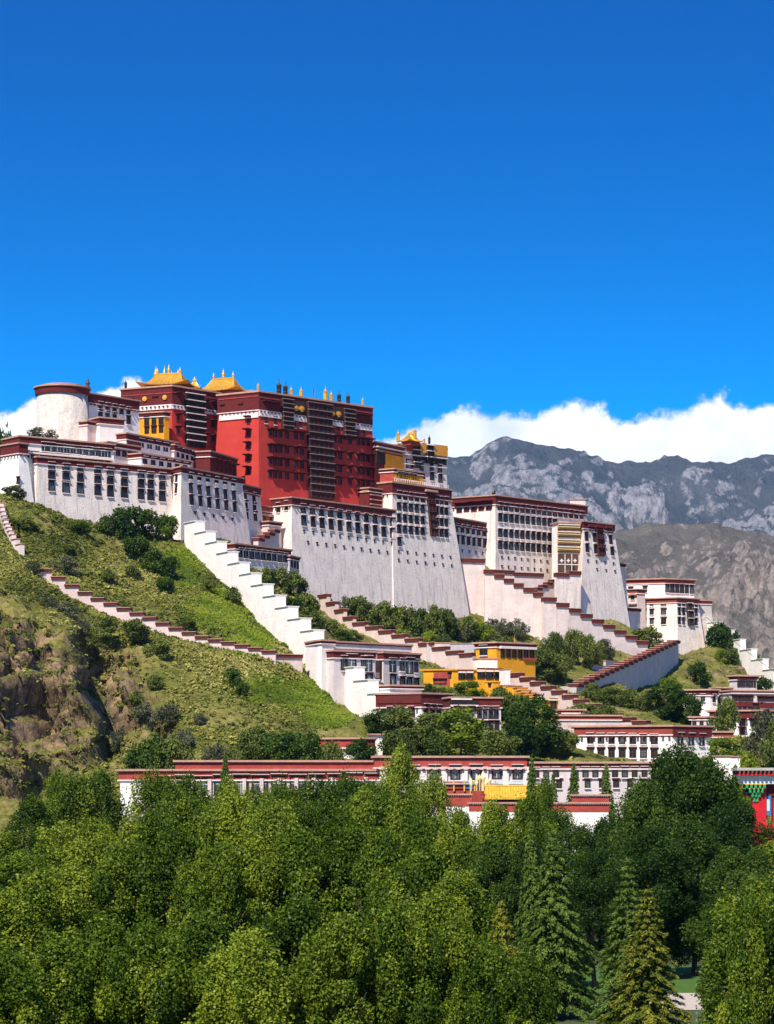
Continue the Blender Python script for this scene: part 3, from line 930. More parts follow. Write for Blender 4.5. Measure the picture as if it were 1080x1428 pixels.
for ya, yb in rows:
    for gx0, n, st in ((376.5, 3, 7.2), (400.5, 1, 0), (413, 2, 8)):
        for i in range(n):
            px = gx0 + i * st; y = ya + (yb - ya) * (px - 376.5) / (510 - 376.5)
            rm.win('f', (px, y), (px, y), 1, 1.1, 1.6, 'red')
    for gx0, n, st in ((467, 2, 7.5), (488, 1, 0), (500, 3, 6.6)):
        for i in range(n):
            px = gx0 + i * st; y = ya + (yb - ya) * (px - 376.5) / (510 - 376.5)
            rm.win('f', (px, y), (px, y), 1, 1.1, 1.6, 'red')
    for xa, xb in ((372, 396), (396.5, 406), (409, 425.5), (463, 480), (484, 493), (496, 520)):
        y = ya - 6.5; f_ = lambda x: y + (yb - ya) * (x - 376.5) / 133.5
        rm.slab('f', (xa, f_(xa)), (xb, f_(xb)), .22, 1.25, 'awning', 'cap_red')
zt = rm.zt + .4
gold_roof(rm.root, (P(311, 0, 601)[0], 603, zt + 1.5), 11.4, 7.4, 3.2, math.radians(-24))
for px, Y, h, dk in ((389, 598, 4.2, 1), (398, 600, 4.0, 1), (406, 601, 3.0, 0), (420, 603, 3.2, 0), (454, 607, 3.9, 0), (462, 608, 3.0, 0), (473, 611, 3.5, 1), (485.5, 613, 3.5, 1), (506, 613, 2.2, 0), (360, 591.5, 2.4, 0)):
    p = P(px, 0, Y); victory_banner(rm.root, (p[0], p[1] + .8, zt), h, bool(dk))
p = P(437, 0, 606)
m = MB(); m.tube((p[0], p[1], zt - .2), (p[0], p[1], zt + 3.2), .05, .03, 5, 0)
m.add([(p[0], p[1], zt + 3.1), (p[0] + .25, p[1] + .3, zt + 2.6), (p[0] + .2, p[1] + .1, zt + 1.2), (p[0], p[1], zt + 1.3)], [(0, 1, 2, 3)], 1)
m.build('flag', ['bronze', 'vivid_red'], rm.root)

# white base under the red palace
cb = Bld('palace_wing', 'tall white battered base wall with two rows of windows under the red palace', 'palace wing',
         (407, 694.5, 584), 549, by=712.2, L=(380, 588), Rd=24, zb=40, k=.115, wall='white', frieze=1.5)
cb.win('f', (422.6, 710.5), (547, 729), 11, 1.45, 2.0, 'tall')
cb.win('f', (423.5, 727), (547, 744.5), 11, 1.45, 2.3, 'tall')
cb.win('f', (424, 742), (546, 758.5), 11, .28, .7, 'slit')
cb.win('f', (429.5, 757.5), (552, 773), 11, .28, .7, 'slit')
cb.win('l', (389, 709), (400, 706), 2, 1.2, 2.0, 'tall')
ub = Bld('palace_bastion', 'tall white bastion with four window rows and a central loggia carrying the yellow chapel', 'bastion',
         (547, 673.5, 611.4), 627, by=684.5, L=9, Rd=20, zb=40, k=.115, wall='white', frieze=2.4, cope=.4)
for ya, yb in ((691.5, 700), (707.5, 714.5), (723.5, 730), (739, 745)):
    ub.win('f', (556.5, ya), (589.5, ya + (yb - ya) * .53), 5, 1.3, 1.9, 'tall')
    ub.win('f', (609.5, ya + (yb - ya) * .8), (622.5, yb), 3, 1.1, 1.8, 'tall')
ub.win('f', (557, 756.5), (557, 756.5), 1, 1.3, 1.9, 'tall')
ub.bay('f', (595, 688.5), (605, 690), (595, 747), 5, out=.35, mat='timber', ledge='cap_red', posts=2, name='loggia', pmat='pane_red', ledge_out=.3)
ub.slab('f', (591, 683), (607, 685.3), .5, 1.0, 'canopy', 'cope')
ub.win('f', (556, 770), (628, 778), 7, .28, .6, 'slit')
ub.win('f', (556, 782), (630, 790), 7, .28, .6, 'slit')
b = Bld('terrace_house', 'low dark red terrace house with pale ledges between red palace and chapel bastion', 'house',
        (515, 681, 609), 549, by=686, L=7, zb=72, k=.0, wall='maroon', frieze=.6)
for y in (689, 695.5, 702): b.slab('f', (516, y), (548, y + 4), .22, .5, 'ledge', 'cope')
b.slab('l', (507, 684), (514, 682), .5, .3, 'ledge', 'cope')

# yellow chapel group
b = Bld('red_terrace', 'orange-red terrace block with timber screen under the yellow chapel wall', 'house',
        (549, 654.5, 612.6), 590, by=660, L=(530, 614.6), Rd=6, zb=78, k=0, wall='brick_red', frieze=.5)
b.win('f', (556, 663.5), (578, 667), 5, 1.0, 1.5, 'wide')
b.slab('f', (550, 660), (590, 665), 2.6, .1, 'yellow_panel', 'yellow')
b = Bld('yellow_chapel', 'yellow chapel wall with dark eave right of the main red palace block', 'chapel',
        (523, 616.5, 613), 566, by=625.5, L=(521, 615), Rd=8, zb=78, k=.0, wall='maroon', frieze=1.0)
b.slab('f', (536, 632), (565, 637.5), 3.7, .12, 'yellow_wall', 'yellow')
b.slab('f', (524, 629), (536, 631.5), 2.8, .35, 'timber_screen', 'timber')
b.win('f', (530, 636.5), (530, 636.5), 1, 1.3, 1.7, 'wide')
b.slab('f', (523.5, 622), (565, 630.5), .2, .9, 'ledge', 'trim_white'); b.slab('f', (523.5, 626.5), (565, 634.5), .25, .7, 'ledge', 'cope')
ct = Bld('chapel_tower', 'white chapel tower with gold frieze, dark timber loggias and gilded roof ornaments', 'chapel',
         (560, 620, 623.5), 622, by=627, L=5, Rd=12, zb=78, k=.03, wall='lilac', frieze=0, cope=.3)
ct.slab('f', (602.5, 620), (622, 622.3), 2.6, .7, 'gold_frieze', 'gold_frieze')
ct.slab('f', (584, 617.5), (594, 619), 2.4, .5, 'gold_frieze', 'gold_frieze')
ct.slab('f', (567, 616), (575, 617), 2.2, .5, 'red_panel', 'brick_red')
ct.bay('f', (575, 618), (584, 619), (575, 652), 4, out=.6, posts=2, lh=.18)
ct.bay('f', (593, 620), (602, 621), (593, 645), 3, out=.8, mat='black_cloth', posts=2, lh=.18)
ct.slab('f', (560.5, 633), (622, 641), .2, .9, 'ledge', 'trim_white')
ct.slab('f', (567, 634), (575, 635), 1.9, .2, 'panel', 'pink_white')
ct.slab('f', (584, 634), (622, 640.5), 1.9, .3, 'timber_screen', 'timber')
ct.slab('f', (560.5, 646), (622, 652), .18, .6, 'ledge', 'trim_white')
ct.win('f', (571, 648), (571, 648), 1, 1.9, 2.2, 'wide')
ct.win('f', (588, 651), (588, 651), 1, 1.1, 2.0, 'tall')
ct.win('f', (602, 652.5), (613.5, 655), 2, 1.2, 2.0, 'tall')
ct.win('f', (602.5, 665), (614, 668), 2, 1.2, 2.0, 'tall')
ct.win('f', (590, 664), (590, 664), 1, 1.1, 1.6, 'tall')
zt = ct.zt + .3
gold_roof(ct.root, (P(573, 0, 622)[0], 624, zt + .4), 4.6, 4.0, 1.7, math.radians(45), ridge=.3)
for px, Y, h, dk in ((555.5, 623, 3.2, 0), (579, 624, 3.0, 0), (599, 626, 2.3, 1), (592, 625, 1.6, 0)):
    p = P(px, 0, Y); victory_banner(ct.root, (p[0], p[1], zt + (1.2 if px == 579 else .2)), h, bool(dk))
m = MB()
for i in range(26):
    a = ub.hit('f', 549 + i * 3, 672.5 + i * .42)
    m.cbox((a[0] + .25, a[1] - .3, ub.zt + .8), .09, .09, .8, 0)
a0, a1 = ub.hit('f', 549, 672.5), ub.hit('f', 626, 683)
m.tube((a0[0], a0[1] - .3, ub.zt + 1.2), (a1[0], a1[1] - .3, ub.zt + 1.2), .07, .07, 5)
m.build('railing', 'trim_white', ub.root)

# white palace (east)
wl = Bld('white_palace', 'lower white palace block with two window rows beside the chapel bastion', 'palace wing',
         (632, 722.5, 633), 691.5, by=732.5, L=6, Rd=14, zb=52, k=.03, wall='white', frieze=1.6)
wl.win('f', (637, 737), (690, 745.5), 8, 1.3, 1.8, 'tall')
wl.win('f', (638, 753), (691, 760.5), 8, 1.3, 2.0, 'tall')
wl.win('f', (645, 769), (692, 775), 6, .28, .6, 'slit'); wl.win('f', (645, 781), (692, 787), 6, .28, .6, 'slit')
wp = Bld('white_palace', 'big white palace with four rows of dark windows under a long maroon cornice', 'palace',
         (691, 691.5, 645), 818.5, by=706.5, L=(627, 652), Rd=24, zb=52, k=.03, wall='white', frieze=2.1)
for ya, yb in ((707, 719.5), (722.5, 734), (744, 754), (761, 770)):
    wp.win('f', (697.5, ya), (811 if ya < 715 else 774, yb if ya < 715 else ya + (yb - ya) * .66), 16 if ya < 715 else 11, 1.3, 1.95, 'tall')
wp.win('l', (641, 709), (682, 705.5), 5, 1.6, 2.2, 'red')
wp.win('f', (700, 778), (772, 785), 9, .28, .6, 'slit'); wp.win('f', (700, 791), (772, 797), 9, .28, .6, 'slit')
b = Bld('gilded_gallery', 'gilded timber balcony tower hung with dark cloth bearing white crosses', 'gallery',
        (778, 729.5, 651), 809, by=730.5, L=4, Rd=8, zb=58, k=0, wall='clean_white', frieze=0, cope=.3)
b.slab('f', (778.3, 772.5), (806, 774.5), 6.2, .35, 'cloth_hanging', 'brown_cloth')
for y in (731, 741, 752, 762):
    b.slab('f', (778, y), (808.5, y + 1), 1.5, .5, 'balcony', 'gold_frieze')
    b.slab('f', (778, y), (808.5, y + 1), .22, .9, 'ledge', 'trim_white')
    b.slab('f', (778, y + 3.3), (808.5, y + 4.3), .16, .75, 'ledge', 'cream')
    b.slab('f', (778, y + 6.5), (808.5, y + 7.5), .3, .54, 'dark_board', 'timber')  # dark timber strip along the lower edge of each balcony
for px in (783, 792.3, 801.5):
    p = b.hit('f', px, 782); A_, u_, v_, n_ = b.edge('f')
    m = MB(); q = p + n_ * .352
    m.obox(q - u_ * .45 - v_ * .15, u_ * .9, v_ * .3, n_ * .06); m.obox(q - u_ * .15 - v_ * .45, u_ * .3, v_ * .9, n_ * .075)
    m.build('white_cross', 'trim_white', b.root)
for px in (787.6, 797): b.slab('f', (px - .5, 773), (px + .5, 773.1), 6.2, .42, 'cloth_seam', 'trim_white')
b.slab('f', (778.3, 786.5), (806, 788.3), .2, .42, 'cloth_seam', 'trim_white')
b.slab('f', (795, 789), (801, 789.3), 2.8, .4, 'doorway', 'black_cloth')
eb = Bld('palace_bastion', 'white east bastion with steep battered corner right of the gilded balcony tower', 'bastion',
         (815, 728, 652), 855.5, by=732.8, L=(809, 655), Rd=16, zb=44, k=.12, wall='white', frieze=1.6)
eb.win('f', (818, 749), (852, 753.5), 4, 1.2, 2.2, 'tall')
eb.win('f', (819, 765), (854, 769.5), 4, 1.2, 2.2, 'tall')
eb.bay('f', (829.5, 738), (838, 739), (829.5, 775), 3, out=.6, mat='timber', ledge='cap_red', posts=2, name='loggia', pmat='pane_red')
for q, (x0, x1) in enumerate(((819, 827), (829, 838), (842, 851))): eb.slab('f', (x0, 731.5 + q), (x1, 732.6 + q), .6, .9, 'canopy', 'maroon')
eb.win('f', (820, 783), (856, 787), 4, .28, .6, 'slit'); eb.win('f', (833, 795), (858, 798), 3, .28, .6, 'slit')
b = Bld('small_annex', 'small dark-capped annex hidden behind the east bastion edge', 'hut',
        (862, 786, 668), 872, ang=40, L=4, zb=54, k=.05, wall='white', frieze=.8)
for px, Y in ((688, 650), (690.5, 646)):
    p = P(px, 0, Y); victory_banner(wp.root, (p[0], p[1] + 1, wp.zt + .3), 1.8)
m = MB(); p = P(812, 0, 668); m.cbox((p[0] - 1, p[1] + 3, wp.zt + 1), 4, 3, 1.6, 0); m.cbox((p[0] - 1, p[1] + 3, wp.zt + 1.9), 4.6, 3.6, .2, 1); m.build('roof_hatch', ['lilac', 'cope'], wp.root)

# east fort
ef = Bld('east_fort', 'square white fort with battered foot and red cornice at the east end', 'fort',
         (944, 834.5, 690), 973.5, by=836.3, L=(891, 694.5), Rd=9, zb=40, k=.11, wall='white', frieze=1.1, over=.6, cmat='cope', fmat='rust')
for y in (841, 853.5, 866.5):
    ef.win('l', (899, y + .6), (909.5, y + .4), 2, 1.1, 1.5, 'plain'); ef.win('l', (926, y), (926, y), 1, 1.5, 1.7, 'plain')
    ef.win('f', (947.5, y), (953.5, y + .4), 2, .9, 1.9, 'tall'); ef.win('f', (966, y + 1), (971, y + 1.3), 2, .9, 1.9, 'tall')
ef.bay('f', (957, 840), (963.5, 840.5), (957, 872), 3, out=.6, posts=1, name='loggia')
b = Bld('fort_upper_storey', 'upper storey with red roof edge and deep porch on the east fort', 'fort',
        (927, 808, 697), 968, by=809.5, L=(874, 700), Rd=8, zb=58, k=.02, wall='clean_white', frieze=1.0, over=.7, fmat='rust')
b.win('f', (931, 821), (965, 822.5), 6, 1.2, 2.2, 'tall'); b.win('l', (880, 823), (900, 822), 2, 1.2, 1.6, 'plain')
b = Bld('fort_porch', 'stepped red and white porch on the left side of the east fort', 'fort',
        (889, 822.5, 691), 900, ang=30, L=(876, 692.5), Rd=6, zb=54, k=.02, wall='pink_white', frieze=.9, over=.5, fmat='rust')
b.win('l', (883, 833), (883, 833), 1, 1.0, 1.4, 'plain')
b.slab('l', (877, 829), (889, 828.5), .3, .7, 'ledge', 'cope'); b.slab('l', (877, 842), (889, 841.5), .3, .6, 'ledge', 'cope')
b = Bld('end_tower', 'plain round-cornered white tower with red rim right of the east fort', 'tower',
        (976, 838, 697), 992, ang=20, L=4, Rd=6, zb=46, k=.06, wall='rough_white', frieze=.8, over=.3)

# ------------------------------------------------------------------ stepped walls and ramps
step_wall('stair_wall', 'bright white stepped stair wall zigzagging down the grassy slope', [(264, 723, 535), (541, 978, 458)], 16, 9.5, 2.2, 'clean_white', 'clean_white', .12, .18, group=None)
step_wall('stair_wall', 'bright white stepped stair wall falling behind bushes at the far right', [(984, 864, 700), (1012, 879, 690), (1085, 942, 655)], 6, 16, 1.6, 'clean_white', 'clean_white', .1, .18)
step_wall('garden_wall', 'red-capped pinkish wall crossing the left grassy slope', [(53, 792, 474), (102, 820, 475), (126, 833, 475), (167, 849, 474), (204, 862, 473), (241, 877, 472), (285, 892, 471), (322, 899, 470), (385, 913, 469)], 18, 6, .8, caph=.42)
step_wall('garden_wall', 'short white stepped wall end beside the foot of the lawn', [(352, 938, 470), (382, 921, 472)], 4, 2.4, .7, 'white', 'clean_white', .08, .15)
step_wall('garden_wall', 'short red-capped wall joining the bright white stair wall', [(383, 917, 472), (421, 918, 474)], 2, 3.4, .8)
step_wall('garden_wall', 'long pink wall with stepped red caps running down below the white base to the yellow houses',
          [(447, 828, 566), (492, 868, 552), (640, 914, 528), (662, 916, 524)], 13, 4.6, .8)
step_wall('garden_wall', 'pink wall with stepped red caps right of the yellow houses',
          [(714, 940, 512), (870, 1004, 484), (905, 1012, 480)], 12, 5.0, .8)
step_wall('ramp_wall', 'upper level stretch of the pale retaining wall beside the chapel bastion', [(641, 784, 630), (676, 785.5, 631)], 2, 15, 1.2, 'pale_pink', over=.4, caph=.9)
step_wall('ramp_wall', 'middle stepped stretch of the pale retaining wall under the white palace', [(676, 797, 628.5), (757, 835, 630)], 6, 15, 1.2, 'pale_pink', over=.4, caph=.9)
step_wall('ramp_wall', 'lowest stepped stretch of the pale retaining wall below the east bastion', [(757, 835, 628.5), (787, 848, 630), (902, 903, 642)], 9, 15, 1.2, 'pale_pink', over=.4, caph=.9)
step_wall('ramp_wall', 'red-topped terrace wall behind the broad retaining wall', [(675, 798, 643), (757, 806, 650)], 2, 8, 1.0, 'pale_pink', caph=.8)
step_wall('ramp_wall', 'short stair wall rising right to the gilded balcony tower', [(733, 833, 640), (775, 811, 647)], 6, 9, 1.0, 'pale_pink', caph=.7)
step_wall('ramp_wall', 'white wall block with two red caps at the foot of the balcony tower', [(775, 806, 642), (809, 801, 645)], 2, 13, 1.0, 'white', caph=.9)
step_wall('ramp_wall', 'stair wall rising right below the east bastion to the fort', [(812, 872, 648), (868, 852, 668), (891, 853, 676)], 8, 9, 1.0, 'pale_pink', caph=.7)
step_wall('ramp_wall', 'shaded grey ramp wall with many small red caps climbing toward the east fort', [(800, 960, 556), (943, 896, 648)], 22, 13, 1.4, 'grey_wall', over=.5, caph=.6)  # grey of the face lying in shade is put into the wall colour
step_wall('ramp_wall', 'low grey kerb wall along the upper side of the tan ramp', [(768, 957, 568), (800, 938, 585), (866, 920, 606)], 5, 3.4, .6, 'grey_wall', 'grey_wall', .05, .1)
step_wall('garden_wall', 'grey stone terrace wall left of the upper yellow house', [(596, 897, 534), (662, 899, 532)], 2, 4, .6, 'grey_wall', 'grey_wall', .05, .1)
step_wall('garden_wall', 'short red-capped stair between the west bastion and the white base', [(357, 757, 570), (386, 741, 580)], 4, 4, 1.2, 'pink_white', caph=.6)
step_wall('hill_path_wall', 'low whitish path wall climbing the far left slope', [(px_, py_, float(ground_hit(px_, py_ + 12)[1])) for px_, py_ in ((1, 700), (8, 728), (18, 748), (31, 764))], 11, 1.9, .9, 'pale_pink', 'cope', .05, .1)

# ramp surface between the grey ramp wall and its kerb
m = MB()
la, lb = P(800, 962, 558), P(940, 903, 646)
for i in range(12):
    a, b_ = la + (lb - la) * i / 12, la + (lb - la) * (i + 1) / 12
    ofs = np.array([-4.6, 2.0, 0])
    m.add([a, b_, b_ + ofs, a + ofs, a - [0, 0, 6], b_ - [0, 0, 6], b_ + ofs - [0, 0, 6], a + ofs - [0, 0, 6]],
          [(0, 1, 2, 3), (0, 4, 5, 1), (2, 6, 7, 3), (1, 5, 6, 2), (3, 7, 4, 0)])
structure(m.build('path', 'lane'))

# gallery between stair wall and base
b = Bld('gallery_house', 'low white gallery with a row of nine black openings below the west bastion', 'house',
        (328, 759, 548), 405, by=768, L=6, Rd=8, zb=52, k=.03, wall='white', frieze=.9)
b.win('f', (335, 772), (398, 779), 9, 1.3, 1.9, 'tall')
b = Bld('gallery_house', 'small dark-windowed gallery wing at the left foot of the white base', 'house',
        (404, 776, 562), 417, by=779, L=5, zb=52, k=.02, wall='grey_wall', frieze=.5)
b.win('f', (407, 785), (415, 787), 3, .8, 2.0, 'dark')
b = Bld('red_gatehouse', 'orange-red gatehouse block between the west bastion and the white base', 'house',
        (362, 706, 584), 384, by=709, L=(356, 585), Rd=7, zb=58, k=.02, wall='brick_red', frieze=1.0, fmat='brick_red')
b.slab('f', (362, 716), (384, 719), .5, .8, 'ledge', 'cope'); b.win('f', (368, 724), (379, 726), 2, 1.0, 1.6, 'plain')
b = Bld('red_gatehouse', 'pink lower block with ledges beside the short red-capped stair', 'house',
        (375, 728, 580), 392, by=730, L=4, zb=56, k=.02, wall='pink_white', frieze=.6)

# ------------------------------------------------------------------ houses on the lower slope
# two-bay grey house by the stair wall
g = Bld('monastery_house', 'grey two-storey house with two dark-cornice bays right of the white stair wall', 'house',
        (467, 896, 474), 573, ang=42, L=6, Rd=14, zb=26, k=.0, wall='lilac', frieze=.9, fmat='grey_wall')
def bay_block(px0, py, Y, px1, by):
    c = Bld('', '', '', (px0, py, Y), px1, by=by, L=3.4, zb=26, k=.01, wall='lilac', frieze=1.1, root=g.root, part='bay_wall')
    return c
c = bay_block(466, 908.5, 469, 523, 910.5)
c.win('f', (479, 926), (507, 927), 3, 1.0, 2.6, 'tall', skip=(1,)); c.win('f', (490, 926), (490, 926), 1, 2.0, 3.0, 'wide'); c.win('f', (514, 927.5), (514, 927.5), 1, 1.6, 2.8, 'wide')
c.win('f', (503, 949), (503, 949), 1, 1.3, 2.3, 'tall'); c.win('f', (515, 949), (515, 949), 1, 1.5, 2.6, 'wide')
c2 = bay_block(535, 911, 480, 585, 913.5)
c2.win('f', (547.5, 929), (547.5, 929), 1, 1.6, 2.6, 'wide'); c2.win('f', (560.5, 928), (560.5, 928), 1, 1.1, 2.2, 'tall'); c2.win('f', (571, 930), (571, 930), 1, 1.8, 2.8, 'wide'); c2.win('f', (580.5, 930), (580.5, 930), 1, .9, 2.2, 'tall')
c2.win('f', (548, 949), (548, 949), 1, 1.5, 2.0, 'wide'); c2.win('f', (561, 950), (581, 952), 3, 1.2, 1.4, 'tall')
g.slab('f', (524, 921), (538, 922), 3.6, 1.2, 'timber_bay', 'timber'); g.slab('f', (524, 938), (538, 939), 3.2, 1.1, 'panel', 'pink_white')
b = Bld('white_annex', 'small blank white block between stair wall and grey two-storey house', 'house',
        (449, 894, 470), 466, ang=42, L=(444, 471), Rd=8, zb=28, k=.02, wall='clean_white', frieze=.4)
b = Bld('monastery_house', 'low white parapet terrace below the grey two-storey house', 'house',
        (544, 957, 462), 589, ang=30, L=(518, 465), Rd=6, zb=26, k=.0, wall='clean_white', frieze=.35)
b = Bld('monastery_house', 'red-banded house with white lower wall at the foot of the stair wall', 'house',
        (588, 968, 452), 630, ang=40, L=(526, 456), Rd=10, zb=20, k=.0, wall='clean_white', frieze=2.2, fmat='maroon')
b.slab('l', (527, 971), (588, 971), 1.3, .3, 'red_panel', 'cap_red')
b.win('l', (545, 994), (575, 994), 3, 1.1, 1.8, 'tall'); b.win('f', (594, 990), (612, 992), 3, .9, 1.7, 'tall')
b = Bld('monastery_house', 'grey house with dark cornice and white cloth valance right of the red-banded house', 'house',
        (629, 974, 446), 699, ang=12, L=5, Rd=10, zb=18, k=.0, wall='lilac', frieze=1.5, fmat='maroon')
b.slab('f', (628, 978), (667, 978), 1.7, .35, 'cloth_valance', 'black_cloth'); b.slab('f', (628, 983), (667, 983), .3, .42, 'cloth_edge', 'trim_white')
b.slab('f', (629, 972), (658, 972), .5, .4, 'ledge', 'trim_white')
b.win('f', (669, 995), (692, 995.5), 4, .8, 2.0, 'tall'); b.win('f', (660, 1013), (693, 1013), 5, .8, 1.6, 'tall'); b.win('f', (637, 993), (657, 993), 3, 1.0, 1.6, 'wide')

# yellow houses
b = Bld('yellow_house', 'upper yellow house with dark eave and shaded veranda among the bushes', 'house',
        (693, 897, 512), 747, ang=36, L=(664, 515), Rd=7, zb=30, k=.0, wall='yellow', frieze=.7, fmat='maroon', over=.55)
b.win('l', (675, 908), (675, 908), 1, 2.0, 1.7, 'plain')
b.slab('f', (696, 901), (746, 903), .5, .8, 'awning', 'trim_white')
b.win('f', (701, 911), (742, 913), 6, 1.0, 1.8, 'dark')
b.slab('f', (730, 917.5), (747, 918), .5, .4, 'ledge', 'brick_red')
p = P(718, 0, 516); m = MB(); m.tube((p[0], p[1], b.zt), (p[0], p[1], b.zt + 1.9), .12, .02, 6); m.build('finial', 'gold', b.root)
b = Bld('yellow_house', 'wide yellow house with open verandas below the long pink wall', 'house',
        (632, 935, 500), 712, ang=14, L=(591, 502), Rd=7, zb=26, k=.0, wall='yellow', frieze=0, cope=.3, over=.3, cmat='yellow')
b.slab('l', (605, 938), (628, 938), 3.0, .05, 'doorway', 'brick_red')
b.win('l', (614, 951), (614, 951), 1, 2.6, .9, 'dark'); b.win('l', (627.5, 942), (627.5, 942), 1, .7, 1.0, 'dark')
b.win('f', (644, 942), (655, 942), 2, 1.3, 1.6, 'dark'); b.win('f', (671, 940), (695, 941), 3, 1.5, 1.9, 'dark')
for x in (642, 653): b.slab('f', (x - 3, 936.5), (x + 6, 936.5), .3, .9, 'awning', 'trim_white')
for x in (670, 682, 694): b.slab('f', (x - 5, 935), (x + 5, 935), .3, .9, 'awning', 'trim_white')
b = Bld('yellow_house', 'small blocky yellow porch with square niche below the wide yellow house', 'house',
        (687, 951.5, 493), 698, ang=20, L=(676, 494), Rd=4, zb=24, k=0, wall='yellow', frieze=0, cope=.2, over=.15, cmat='yellow')
b.win('l', (683.5, 956), (683.5, 956), 1, .6, .6, 'dark')
b = Bld('white_annex', 'plain whitewashed block between the two larger yellow houses', 'house',
        (668, 919, 506), 694, ang=20, L=3, Rd=5, zb=30, k=0, wall='clean_white', frieze=0, cope=.2, over=.15)
b = Bld('white_annex', 'narrow white pier at the right end of the wide yellow house', 'house',
        (705, 934, 498), 712, ang=20, L=3, Rd=4, zb=28, k=0, wall='clean_white', frieze=0, cope=.15, over=.1)
step_wall('yellow_stair_wall', 'yellow ochre stair parapet stepping down beside the pink wall', [(700, 957, 496), (722, 958, 494), (752, 976, 484)], 7, 4, 2.2, 'yellow', 'yellow', .05, .12)
b = Bld('yellow_house', 'lowest yellow house at the foot of the ochre stair', 'house',
        (755, 977, 480), 779, ang=22, L=(733, 481), Rd=5, zb=22, k=0, wall='yellow', frieze=0, cope=.3, over=.4, cmat='cream')
b.win('f', (772, 985), (772, 985), 1, 1.2, 2.4, 'dark')
b = Bld('tan_roof_house', 'low tan-roofed shed right of the lowest yellow house', 'house',
        (782, 999, 470), 866, ang=6, L=8, Rd=10, zb=16, k=0, wall='pink_white', frieze=.6, fmat='rust')
b = Bld('tan_roof_house', 'flat orange-roofed shed edge left of the seven-window white house', 'house',
        (781, 991, 478), 815, ang=8, L=6, Rd=6, zb=18, k=0, wall='pink_white', frieze=.4, fmat='rust')

# seven-window white house
b = Bld('white_house', 'two-storey white house with seven windows per row behind the big dome-shaped tree', 'house',
        (938, 1013.5, 436), 992, ang=32, L=(804, 442), Rd=10, zb=8, k=0, wall='clean_white', frieze=1.3, over=.5, fmat='rust')
b.win('l', (824, 1031), (913, 1032), 7, 1.15, 1.6, 'plain')
b.win('l', (824, 1050), (913, 1051), 7, 1.15, 1.6, 'plain')
b.win('f', (949, 1032), (979, 1033), 3, 1.0, 1.9, 'wide')
b.slab('f', (938, 1016), (992, 1017), 1.35, .3, 'cornice', 'maroon')
b = Bld('white_house', 'small reddish-roofed outbuilding right of the seven-window white house', 'house',
        (993, 1022, 446), 1022, ang=8, L=4, Rd=6, zb=10, k=0, wall='pink_white', frieze=.7, fmat='rust')

# eastern hillside houses
b = Bld('white_house', 'white hillside house with three red windows below the fort rocks', 'house',
        (991, 963, 508), 1001, ang=30, L=(944, 510), Rd=9, zb=22, k=0, wall='clean_white', frieze=.9, over=.5)
b.win('l', (955, 972.5), (955, 972.5), 1, .9, .9, 'plain'); b.win('l', (966, 972.5), (966, 972.5), 1, .9, .9, 'plain'); b.win('l', (981, 974), (981, 974), 1, .9, 1.2, 'plain')
b.win('f', (996, 975), (996, 975), 1, .6, 1.3, 'tall')
b = Bld('white_house', 'pale house with tall dark door right of the three-window hillside house', 'house',
        (1001, 960, 512), 1021, ang=12, L=4, Rd=6, zb=22, k=0, wall='lilac', frieze=.4)
b.win('f', (1005.5, 975), (1005.5, 975), 1, 1.2, 1.6, 'dark'); b.win('f', (1014, 975), (1014, 975), 1, .6, 1.3, 'tall')
b = Bld('roof_pavilion', 'small pavilion with dark posts on top of the eastern hillside houses', 'pavilion',
        (1027, 943.5, 522), 1056, ang=10, L=(1018, 524), Rd=6, zb=24, k=0, wall='lilac', frieze=.6, over=.6)
b.win('f', (1030, 953), (1053, 953.6), 7, .45, 1.4, 'dark')
b = Bld('terraced_house', 'upper terraced house with a row of small windows and maroon ledge at right', 'house',
        (1021, 964, 505), 1100, ang=14, L=6, Rd=8, zb=20, k=0, wall='lilac', frieze=.3)
b.win('f', (1024, 974), (1048, 974.5), 5, .8, 1.0, 'dark'); b.win('f', (1062, 975), (1095, 975.5), 4, 1.6, .8, 'dark')
b.slab('f', (1021, 979), (1049, 979.5), 1.0, .5, 'frieze', 'maroon'); b.slab('f', (1058, 980), (1098, 981), 1.0, .5, 'frieze', 'maroon')
b.win('f', (1053, 986.5), (1053, 986.5), 1, 2.0, 1.3, 'dark')
b = Bld('terraced_house', 'lower white terraced house with wide red frieze and red windows at right edge', 'house',
        (1064, 992, 496), 1100, ang=28, L=(992, 499), Rd=8, zb=16, k=0, wall='clean_white', frieze=1.3, over=.5)
b.win('l', (1036, 1008), (1052, 1008), 2, 1.0, 1.3, 'red'); b.win('l', (1036, 1020), (1036, 1020), 1, 1.0, 1.3, 'red'); b.win('f', (1069, 1005), (1086, 1006), 3, .7, 1.4, 'tall')
b.win('l', (1026, 988.5), (1046, 988.5), 4, .6, .7, 'dark')
b = Bld('terrace_house', 'small shed with dark doorway beside the round dark tree', 'hut',
        (985, 1001, 494), 1001, ang=10, L=(965, 495), Rd=4, zb=18, k=0, wall='lilac', frieze=.3)
b.win('l', (969, 1007.5), (979, 1007.5), 2, .8, 1.2, 'dark')
step_wall('garden_wall', 'plain white garden wall left of the colourful gate', [(996, 1056, 400), (1046, 1057, 398)], 2, 6, .5, 'clean_white', 'cope', .12, .15)

